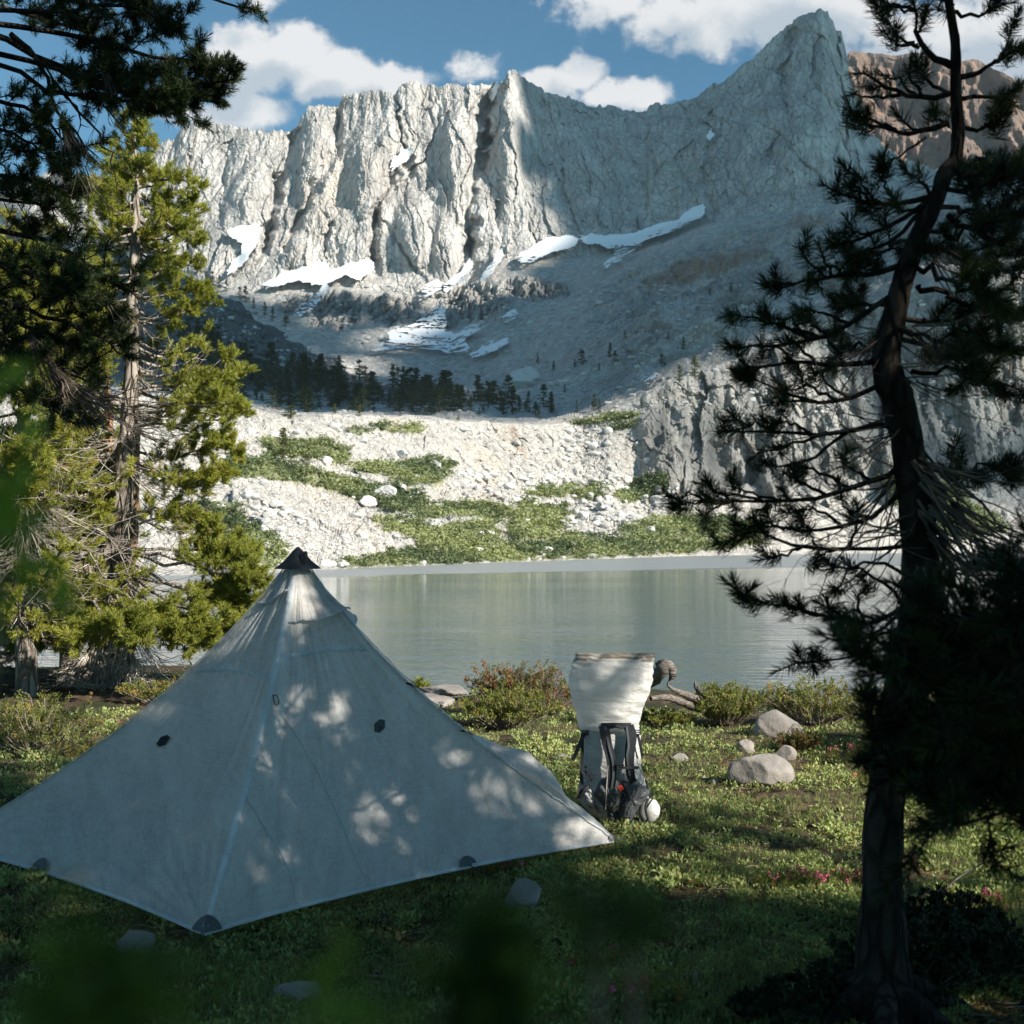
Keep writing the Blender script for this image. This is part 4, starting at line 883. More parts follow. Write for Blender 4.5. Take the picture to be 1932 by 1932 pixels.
log([(1240, 1255, 9.85), (1255, 1250, 9.8), (1266, 1262, 9.75), (1268, 1276, 9.75)], [.03, .035, .03, .015], 2)
log([(1266, 1278, 9.7), (1260, 1292, 9.7), (1272, 1302, 9.75), (1292, 1310, 9.9), (1320, 1322, 10.1), (1345, 1335, 10.2)], [.008, .010, .02, .03, .04, .05], 3)
log([(1228, 1318, 9.6), (1260, 1316, 9.7), (1300, 1330, 10), (1350, 1345, 10.2)], [.02, .03, .035, .05], 4)
log([(1345, 1330, 10.2), (1325, 1312, 10.2), (1313, 1296, 10.2), (1311, 1285, 10.2)], [.03, .03, .02, .006], 5)
log([(1346, 1332, 10.2), (1345, 1312, 10.2), (1340, 1300, 10.2), (1343, 1288, 10.2)], [.03, .028, .022, .012], 6)
tag(g.build('driftwood', M['driftwood'], loc=at(1290, 1330, 9.9)), 'weathered grey driftwood log with a hooked end behind the backpack', 'driftwood')
g = Geo(); q = gp(1780, 1700); tubes(g, smooth_path([q + [0, 0, .01], at(1790, 1672, q[1] + .05), at(1820, 1648, q[1] + .1), at(1856, 1628, q[1] + .2)], 14), np.linspace(.005, .003, 14)[None], 6)
tag(g.build('twig', M['driftwood']), 'pale curved twig standing out of the grass beside pink heather', 'twig')
g = Geo(); q = gp(1395, 1483); tubes(g, smooth_path([q + [0, 0, .01], q + [.05, 0, .035], q + [.12, .02, .045], q + [.18, .02, .02]], 12), np.linspace(.004, .003, 12)[None], 6)
tag(g.build('twig', M['driftwood']), 'short white bent twig at the left end of the cracked boulder', 'twig')
# ---------------------------------------------------------------- pines
def f_bark(c1, c2, sc=6):
    def fn(t, b):
        p = t.obj(); v = t.voro(t.mapping(p, (1, 1, .28)), sc * 2.2, 'DISTANCE_TO_EDGE'); n = t.noise(t.mapping(p, (1, 1, .3)), sc, 6, .65)
        k = t.mapr(v.outputs[0], .0, .22); c = t.mix(t.m('MULTIPLY', k, t.mapr(n, .3, .65)), c1, c2)
        c = t.mix(t.mapr(t.noise(p, sc * .3, 3), .5, .7, 0, .5), c, tuple(q * 1.25 for q in c2)); t.l.new(c, b.inputs['Base Color'])
        t.l.new(t.bump(t.m('ADD', k, n), 1.0, .02), b.inputs['Normal'])
    return fn
M['bark'] = mat('pine_bark', f_bark((.12, .10, .085), (.42, .37, .32)), .95)
M['bark_orange'] = mat('pine_bark_orange', f_bark((.16, .09, .05), (.42, .25, .15)), .95)
M['deadwood'] = mat('dead_wood', lambda t, b: t.l.new(t.mix(t.mapr(t.noise(t.pos(), 9), .35, .65), (.28, .24, .20), (.60, .55, .49)), b.inputs['Base Color']))
M['deadwood_dark'] = mat('dead_wood_brown', lambda t, b: t.l.new(t.mix(t.mapr(t.noise(t.pos(), 9), .35, .65), (.07, .055, .045), (.26, .20, .16)), b.inputs['Base Color']))
M['needles'] = leaf_mat('pine_needles', (.030, .055, .018), (.40, .42, .07), .35, (.36, .17, .06))
M['bark_shade'] = mat('pine_bark_shaded', f_bark((.014, .011, .009), (.052, .041, .033), 9), .95)  # darkened copy of the bark, shade put into its colour
M['needles_shade'] = leaf_mat('pine_needles_shaded', (.008, .017, .010), (.065, .10, .024), .15, (.14, .07, .03))  # needles darkened the same way, their colour carries the shade

class Pine:
    def __init__(s, seed, nl=.05, cnt=26, wd=.0035, tl=.08, mean=.45):
        s.r = np.random.default_rng(seed); s.wood = Geo(); s.dead = Geo(); s.leaf = Geo(); s.TP = []; s.TD = []; s.TT = []
        s.nl, s.cnt, s.wd, s.tl, s.mean = nl, cnt, wd, tl, mean
    def trunk(s, pts, m=60, k=14, knob=.10):
        """pts (px, py, Y, half width px)"""
        P = smooth_path([at(a, b, c) for a, b, c, d in pts], m)
        R = np.interp(np.linspace(0, len(pts) - 1, m), np.arange(len(pts)), [d * c / F_PX for a, b, c, d in pts])
        s.P, s.R = P, R
        A, B = frames(P[None]); a = np.arange(k) / k * 2 * np.pi
        rr = R[:, None] * (1 + knob * fbm(np.arange(m)[:, None] * .28 + 0 * a, a[None] * 1.2 + s.r.uniform(0, 99), 3, 5))
        V = P[:, None] + (A[0][:, None] * np.cos(a)[:, None] + B[0][:, None] * np.sin(a)[:, None]) * rr[..., None]
        i = np.arange(m - 1)[:, None] * k + np.arange(k)[None]; j = np.arange(m - 1)[:, None] * k + (np.arange(k)[None] + 1) % k
        s.wood.add(V.reshape(-1, 3), np.stack([i, j, j + k, i + k], -1).reshape(-1, 4))
        return s
    def atz(s, z):
        k = int(np.argmin(np.abs(s.P[:, 2] - z))); return s.P[k], s.R[k]
    def tuft(s, P, D, t=None):
        s.TP.append(P); s.TD.append(D); s.TT.append(s.mean + s.r.normal(0, .1) if t is None else t)
    def limb(s, P, r0, spacing=.10, sub=.28, start=.3, up=.35, kids=2, tip=True, r1=None, leafy=1.0, flat=.6, dens=1.0):
        """a limb along P with twigs; leafy is the share of twigs that carry needles"""
        r = s.r; P = np.asarray(P); m = len(P); L = np.linalg.norm(np.diff(P, axis=0), axis=1).sum()
        tubes(s.wood, P[None], np.linspace(r0, r1 or max(.0025, r0 * .22), m)[None], 7)
        T = nrm(np.gradient(P, axis=0)); n = max(1, int(L * (1 - start) / spacing)); tone = r.normal(0, .08)
        tw, dd = [], []
        for i in range(n):
            f = start + (1 - start) * (i + r.random()) / n; k = min(int(f * (m - 1)), m - 2); fr = f * (m - 1) - k
            B = P[k] * (1 - fr) + P[k + 1] * fr; side = nrm(np.cross(T[k], r.standard_normal(3)) * np.array([1, 1, flat]))
            D = nrm(T[k] * r.uniform(.35, .9) + side * .9 + np.array([0, 0, up * r.uniform(.3, 1.2)])); l = sub * r.uniform(.5, 1.15) * (1 - .45 * f)
            E = B + D * l; Q = np.stack([B, B + D * l * .4 - [0, 0, .03 * l], B + D * l * .75, E + np.array([0, 0, .10 * l])])
            if r.random() > leafy: dd.append(Q); continue
            tw.append(Q); s.tuft(Q[3], nrm(Q[3] - Q[2]), s.mean + tone + r.normal(0, .09))
            for q in range(kids):
                f2 = r.uniform(.3, .85); b = B + D * l * f2; d = nrm(D * .7 + randdir(r, 1)[0] * .75 + np.array([0, 0, .35])); l2 = l * r.uniform(.3, .55)
                tw.append(np.stack([b, b + d * l2 * .4, b + d * l2 * .75, b + d * l2])); s.tuft(b + d * l2, d, s.mean + tone + r.normal(0, .09))
        if tw: tubes(s.wood, np.array(tw), np.broadcast_to(np.array([.0045, .0035, .003, .002]) * (r0 / .02) ** .3, (len(tw), 4)), 4)
        if dd: tubes(s.dead, np.array(dd), np.broadcast_to(np.array([.004, .003, .002, .001]), (len(dd), 4)), 4)
        if tip: s.tuft(P[-1], T[-1])
    def auto(s, n, z0, z1, length, az=(0, 6.2832), droop=.25, **k):
        for z in np.sort(s.r.uniform(z0, z1, n)):
            B, R0 = s.atz(z); a = s.r.uniform(*az); l = length((z - z0) / (z1 - z0)) * s.r.uniform(.65, 1.15)
            D = np.array([math.cos(a), math.sin(a), 0]); t = np.linspace(0, 1, 7)[:, None]
            P = B + D * l * t + np.array([0, 0, 1]) * l * (-droop * np.sin(t * 2.6) + .22 * t ** 2 + .12 * t) + s.r.normal(0, .02, (7, 3)) * l * t
            s.limb(P, max(.008, R0 * .28), **k)
    def deads(s, B, D, n, l, spread=.5, r0=.006, sag=.15, fork=1):
        """sprays of bare bleached twigs"""
        r = s.r; n = int(n); D = nrm(np.asarray(D, float) + r.normal(0, spread, (n, 3))); l = l * r.uniform(.4, 1.15, n)
        B = np.asarray(B, float) + r.normal(0, .02, (n, 3)); t = np.linspace(0, 1, 7)[None, :, None]
        bend = r.normal(0, .16, (n, 1, 3)); wig = r.normal(0, .035, (n, 7, 3)) * t
        P = B[:, None] + (D[:, None] * t + bend * t ** 2 + wig - np.array([0, 0, sag]) * np.sin(t * 3.1)) * l[:, None, None]
        tubes(s.dead, P, (r0 * r.uniform(.5, 1.2, n))[:, None] * np.linspace(1, .25, 7)[None], 5)
        if fork:
            m = n * fork * 2; i = r.integers(0, n, m); k = r.integers(2, 6, m); b = P[i, k]; d = nrm(P[i, k] - P[i, k - 1] + r.normal(0, .02, (m, 3)) + randdir(r, m) * .035 ); d = nrm(d + randdir(r, m) * .5)
            ll = (l[i] * r.uniform(.15, .42, m))[:, None]
            Q = np.stack([b, b + d * ll * .35, b + d * ll * .7 + r.normal(0, .01, b.shape), b + d * ll + np.array([0, 0, .03])], 1)
            tubes(s.dead, Q, (r0 * .45 * r.uniform(.6, 1, m))[:, None] * np.linspace(1, .35, 4)[None], 4)
    def done(s, label, bark='bark', needle='needles', name='pine_tree', loc=None, group=None):
        base = s.P[-1] if loc is None else loc
        if s.TP: tufts(s.leaf, np.array(s.TP), np.array(s.TD), s.r, s.tl, s.nl, s.cnt, s.wd, np.clip(np.array(s.TT), .05, .78))
        t = thing(name, base, label, 'pine tree', group)
        s.wood.build('trunk', M[bark], t)
        if s.leaf.V: s.leaf.build('crown', M[needle], t, smooth=False)
        if s.dead.V: s.dead.build('dead_branch', M['deadwood_dark' if bark == 'bark_shade' else 'deadwood'], t)
        return t
def pl(pts, Y, m=10, rng_=None, jit=0.0):
    """smooth path through (px, py[, dY]) around distance Y"""
    P = smooth_path([at(q[0], q[1], Y + (q[2] if len(q) > 2 else 0)) for q in pts], m)
    if jit: P[1:] += (rng_ or np.random.default_rng(1)).normal(0, jit, (m - 1, 3))
    return P

# ---- the tall sunlit pine left of the tent
YA = 13.0; T = Pine(41, .058, 62, .0072, .10, .55)
T.trunk([(250, 208, YA, 2), (253, 300, YA, 5), (256, 420, YA, 9), (252, 520, YA, 10), (250, 640, YA, 12), (247, 720, YA, 14), (243, 800, YA, 16), (234, 880, YA, 17), (231, 960, YA, 19), (219, 1020, YA, 22), (204, 1075, YA, 30), (203, 1130, YA, 24), (200, 1210, YA, 30), (196, 1270, YA, 34), (190, 1345, YA, 48)], 110, 16, .16)
fz = lambda py: at(0, py, YA)[2]
T.auto(22, fz(330), fz(215), lambda f: .18 + .30 * (1 - f), spacing=.07, sub=.20, start=.15, up=.5)
T.auto(34, fz(470), fz(320), lambda f: .40 + .42 * (1 - f), spacing=.07, sub=.26, start=.15, up=.35)
T.auto(20, fz(600), fz(450), lambda f: .60, spacing=.08, sub=.26, start=.3, up=.3, leafy=.9)
T.auto(22, fz(780), fz(560), lambda f: .85, spacing=.08, sub=.28, start=.35, up=.3, leafy=.6)
for pts in [[(256, 420), (290, 400, .2), (330, 395, .3), (375, 395, .3)], [(256, 440), (300, 430, -.2), (345, 430, -.3), (370, 450, -.3)], [(255, 360), (290, 345), (330, 340), (365, 360)], [(252, 520), (290, 520, .2), (330, 500, .3), (378, 500, .3)],
            [(250, 560), (300, 560), (345, 545), (385, 545)], [(250, 610), (300, 600), (350, 590), (395, 575)], [(256, 400), (220, 390, .2), (200, 375, .2), (190, 350, .2)],
            [(247, 735), (300, 730), (360, 735), (400, 720), (425, 690), (432, 668)], [(247, 740), (310, 735, .3), (370, 738, .4), (415, 725, .5), (452, 700, .5)], [(243, 770), (320, 760, -.3), (380, 770, -.4), (430, 755, -.5), (460, 780, -.5)],
            [(243, 790), (300, 775, .2), (370, 790, .3), (420, 790, .3), (450, 765, .3)], [(240, 800), (310, 800, -.2), (380, 820, -.3), (430, 840, -.4), (455, 850, -.4)], [(238, 850), (290, 860), (340, 860), (390, 845), (430, 835)],
            [(236, 870), (300, 900, -.3), (350, 920, -.4), (400, 905, -.5), (430, 890, -.5)], [(236, 870), (290, 890, .3), (340, 905, .4), (385, 895, .4), (425, 905, .4)],
            [(224, 980), (290, 960, -.3), (340, 975, -.5), (380, 985, -.6), (410, 1005, -.6)], [(220, 1010), (290, 985, .2), (330, 990, .3), (375, 1010, .4), (400, 1035, .4)]]:
    T.limb(pl(pts, YA, 12, T.r, .02), .020, .036, .32, .24, .4, 4)
for pts in [[(215, 1030), (290, 1050, -.5), (370, 1060, -.8), (430, 1040, -.9), (470, 1060, -1)], [(215, 1035), (300, 1060, -.7), (390, 1075, -1), (450, 1080, -1.2), (490, 1090, -1.2)], [(210, 1050), (300, 1090, -.8), (380, 1120, -1), (430, 1130, -1), (480, 1125, -1.1)],
            [(210, 1060), (280, 1110, -1), (340, 1150, -1.3), (400, 1170, -1.4), (440, 1185, -1.4)], [(210, 1060), (260, 1120, -1.2), (310, 1170, -1.5), (350, 1200, -1.6), (400, 1205, -1.6)], [(208, 1080), (240, 1130, -.9), (270, 1160, -1.4), (310, 1185, -1.6)],
            [(215, 1030), (300, 1040, .3), (380, 1040, .5), (440, 1030, .6), (475, 1045, .6)], [(210, 1070), (310, 1100, .2), (400, 1120, .3), (450, 1150, .3), (470, 1175, .3)], [(206, 1090), (270, 1160, .2), (330, 1200, .2), (380, 1225, .2)],
            [(205, 1080), (170, 1120, -.7), (140, 1150, -1), (100, 1180, -1.2)], [(205, 1090), (230, 1150, -1.5), (240, 1180, -1.8), (250, 1210, -2)], [(208, 1080), (180, 1150, -1.2), (170, 1190, -1.6), (150, 1210, -1.8)]]:
    T.limb(pl(pts, YA, 12, T.r, .025), .024, .034, .34, .42, .5, 5)
T.auto(34, fz(1190), fz(840), lambda f: 1.15, az=(2.0, 3.9), spacing=.07, sub=.30, start=.35, up=.35, kids=4, leafy=.85)
for (py, n, l, D) in [(560, 16, .5, (1, 0, .05)), (600, 16, .5, (1, -.2, -.1)), (640, 14, .6, (-1, 0, 0)), (700, 20, .7, (1, -.3, -.1)), (730, 16, .6, (-1, -.3, 0)), (770, 44, 1.1, (1, -.2, .08)), (800, 36, 1.1, (1, -.4, -.06)), (820, 18, .9, (-1, -.2, 0)), (880, 44, 1.2, (1, -.3, -.25)), (900, 20, .9, (-1, -.2, -.1)), (960, 22, 1.1, (1, -.3, -.1)),
                      (1020, 40, 1.3, (1, -.5, -.15)), (1030, 50, 1.5, (-1, -.3, 0)), (1060, 50, 1.4, (1, -.6, -.35)), (1080, 40, 1.2, (-1, -.5, -.3)), (1100, 60, 1.0, (.7, -.7, -.7)), (1120, 40, .9, (-.4, -.8, -.8))]:
    B, _ = T.atz(fz(py)); T.deads(B, D, n * .55, l, .34, .0065)
# gnarled, bleached roots and fallen twigs round the foot
T.limb(pl([(206, 1068), (190, 1058, -.1), (172, 1060, -.15), (166, 1085, -.2), (172, 1115, -.2), (163, 1150, -.2), (158, 1200, -.2)], YA, 16), .10, 9, .1, .9, tip=False, r1=.04)
for q in ([(206, 1100), (190, 1150, -.25), (182, 1220, -.3), (175, 1330, -.4)], [(210, 1110), (228, 1160, -.2), (236, 1240, -.3), (240, 1320, -.4)]): T.limb(pl(q, YA, 12), .09, 9, .1, .9, tip=False, r1=.07)
for (px, n, l, D) in [(170, 70, .55, (-.5, -.5, -1)), (190, 90, .6, (.1, -.6, -1)), (215, 110, .6, (.1, -.5, -1)), (240, 80, .55, (.4, -.5, -1)), (200, 60, .7, (.8, -.5, -.6))]:
    T.deads(at(px, 1235, YA - .3), D, n, l, .35, .010, .05)
T.deads(at(200, 1300, YA - .5), (.3, -.6, -.15), 90, .8, .6, .009, .1); T.deads(at(240, 1170, YA - .6), (.9, -.5, -.7), 40, 1.0, .25, .007, .1)
T.done('tall sunlit pine with a bare grey trunk and bleached dead twigs, left of the tent')
# ---- the orange-barked stem right behind it
T = Pine(42, .058, 44, .008, .10, .45)
T.trunk([(196, 560, 14.6, 3), (197, 650, 14.6, 5), (205, 800, 14.6, 8), (206, 900, 14.6, 10), (207, 1010, 14.6, 12), (212, 1150, 14.6, 14), (225, 1330, 14.6, 18)], 40)
T.auto(26, at(0, 1150, 14.6)[2], at(0, 760, 14.6)[2], lambda f: 1.2, az=(1.7, 5.2), spacing=.09, sub=.32, start=.3, kids=3)
T.done('orange barked pine stem standing close behind the tall sunlit pine', 'bark_orange')
T = Pine(142, .058, 40, .008, .10, .45)
T.trunk([(262, 800, 14.0, 4), (254, 900, 14.0, 9), (250, 1000, 14, 11), (240, 1150, 14, 13), (240, 1330, 14, 16)], 30)
T.auto(8, at(0, 1000, 14)[2], at(0, 850, 14)[2], lambda f: .7, spacing=.12, sub=.26, start=.3)
T.done('second orange barked stem behind the right side of the tall pine', 'bark_orange')
# ---- bushy sunlit pine at the left edge
T = Pine(43, .058, 56, .0072, .10, .60)
T.trunk([(50, 425, 12, 2), (52, 600, 12, 8), (45, 800, 12, 12), (40, 1000, 12, 15), (48, 1200, 12, 18), (55, 1370, 12, 24)], 60)
T.auto(34, at(0, 640, 12)[2], at(0, 430, 12)[2], lambda f: .35 + .7 * (1 - f), spacing=.07, sub=.30, start=.2, kids=3)
T.auto(84, at(0, 1240, 12)[2], at(0, 600, 12)[2], lambda f: 1.10, spacing=.06, sub=.34, start=.25, kids=4, leafy=.9)
for py in (820, 900, 980, 1050, 1120): 
    B, _ = T.atz(at(0, py, 12)[2]); T.deads(B, (1, -.4, -.2), 30, 1.1, .4, .008); T.deads(B, (-.6, -.8, -.2), 18, .9, .4, .008)
T.done('bushy sunlit pine at the left picture edge beside the tall bare trunk')
T = Pine(44, .058, 44, .0085, .10, .55)
T.trunk([(135, 470, 14.5, 2), (138, 700, 14.5, 8), (135, 1000, 14.5, 14), (130, 1350, 14.5, 20)], 40)
T.auto(90, at(0, 1200, 14.5)[2], at(0, 480, 14.5)[2], lambda f: .5 + .75 * (1 - f), spacing=.09, sub=.34, start=.3, kids=3)
T.done('mid green pine filling the gap between the left edge pine and the tall trunk')

T = Pine(144, .058, 50, .008, .10, .5)
T.trunk([(-60, 300, 13.5, 3), (-62, 700, 13.5, 12), (-60, 1350, 13.5, 22)], 40)
T.auto(80, at(0, 1250, 13.5)[2], at(0, 420, 13.5)[2], lambda f: .6 + .8 * (1 - f), spacing=.08, sub=.34, start=.25, kids=3)
T.done('sunlit pine cut by the left picture edge, its trunk out of the frame')

# ---- dark pine whose boughs hang in from the upper left
YB = 7.2; T = Pine(45, .052, 64, .0046, .09, .40)
T.trunk([(-470, -500, YB, 14), (-420, 0, YB, 26), (-360, 500, YB, 36), (-350, 1000, YB, 46), (-340, 1500, YB, 60)], 60)
BL_ = [([(-400, 20), (-150, 10, -.2), (100, 20, -.3), (262, 15, -.3), (332, 48, -.3)], .035), ([(-400, 60), (-100, 40), (120, 60, .1), (225, 95, .2), (360, 116, .2), (380, 140, .2)], .04),
       ([(-400, 90), (-100, 50), (30, 80, .1), (150, 150, .1), (262, 176, .1), (356, 160, .1), (440, 148, .1)], .045), ([(-390, 140), (0, 100, .3), (170, 160, .3), (280, 182, .3), (424, 190, .3)], .04),
       ([(-390, 150), (-50, 120), (100, 170), (225, 190), (300, 196), (346, 212)], .035), ([(-400, -40), (-100, -40), (150, -20), (240, -10), (280, 10)], .04), ([(-400, 0), (-100, 0, .4), (60, 30, .4), (160, 60, .4), (200, 110, .4)], .04),
       ([(-380, 200), (-150, 160), (0, 190), (90, 230), (150, 292)], .04), ([(-380, 240), (-150, 220, .3), (-20, 240, .3), (60, 270, .3), (110, 300, .3)], .035), ([(-370, 350), (-150, 320), (0, 330), (90, 350), (142, 372)], .04), ([(-370, 380), (-160, 350), (-20, 370), (60, 385), (120, 392)], .035),
       ([(-370, 420), (-150, 410, .1), (60, 450, .1), (160, 490, .1), (232, 540, .1)], .045), ([(-365, 500), (-150, 470), (40, 510), (140, 560), (236, 590)], .045), ([(-365, 600), (-150, 540), (20, 570), (150, 620), (225, 665)], .045), ([(-360, 700), (-150, 600), (-20, 640), (100, 690), (190, 730)], .045), ([(-360, 760), (-150, 700), (0, 720), (70, 760), (150, 800)], .04),
       ([(-360, 640), (-100, 560, .3), (30, 600, .3), (110, 640, .3), (170, 660, .3)], .04), ([(-360, 560), (-140, 480, -.3), (0, 500, -.3), (90, 520, -.3), (150, 560, -.3)], .04)]
for pts, r0 in BL_:
    T.limb(pl(pts, YB, 14, T.r, .012), r0 * .62, .055, .32, .40, .25, 5)
for pts, r0 in [([(-400, -200), (0, -120), (200, -70), (385, -8), (440, 8), (492, 24)], .02), ([(20, 64), (75, 120), (112, 210), (187, 300)], .02), ([(112, 225), (160, 300), (168, 350), (170, 420)], .006), ([(100, 150), (180, 250), (215, 310), (225, 350)], .01), ([(150, 150), (215, 220), (240, 260), (270, 300)], .008), ([(60, 100), (140, 200), (150, 260), (200, 330)], .008)]:
    T.limb(pl(pts, YB, 12, T.r, .01), r0, .30 if r0 < .02 or pts[0][0] == 20 else .10, .12, .82 if pts[0][0] < 0 else .3, .2, 1, leafy=.5 if pts[0][0] > 0 else 1, tip=pts[0][0] < 0)
for (px, py, D, n, l) in [(60, 330, (.6, 0, -1), 14, .5), (120, 240, (.5, 0, -1), 18, .6), (200, 140, (.4, 0, -1), 14, .6), (100, 700, (.8, -.2, -.8), 40, .8), (150, 740, (.9, 0, -.5), 26, .7), (60, 640, (.8, 0, -1), 24, .7), (200, 560, (.6, 0, -.6), 14, .4)]:
    T.deads(at(px, py, YB), D, n, l, .22, .005, .05)
T.auto(40, 4.4, 6.6, lambda f: 1.6, spacing=.1, sub=.32, start=.2, kids=3)
T.done('dark shaded pine reaching its boughs in from the upper left corner', 'bark_shade', 'needles_shade')

# ---- the near pine on the right, tuft by tuft
YC_ = 3.75; T = Pine(46, .050, 92, .0032, .085, .30)
T.trunk([(1760, -1000, YC_, 4), (1775, -400, YC_, 6), (1788, -40, YC_, 8), (1794, 25, YC_, 8), (1802, 80, YC_, 9), (1803, 150, YC_, 10), (1806, 215, YC_, 11), (1808, 250, YC_, 12), (1802, 300, YC_, 12), (1782, 325, YC_, 14), (1768, 372, YC_, 15), (1740, 430, YC_, 17), (1712, 500, YC_, 19), (1690, 590, YC_, 22), (1672, 680, YC_, 27), (1690, 745, YC_, 30), (1712, 840, YC_, 30), (1728, 950, YC_, 33), (1736, 1040, YC_, 34), (1740, 1140, YC_, 38), (1722, 1250, YC_, 42), (1690, 1380, YC_, 39), (1668, 1550, YC_, 36), (1664, 1700, YC_, 38), (1662, 1830, YC_, 50), (1660, 1890, YC_ - .02, 74), (1660, 1960, YC_ - .04, 110)], 150, 18, .14)
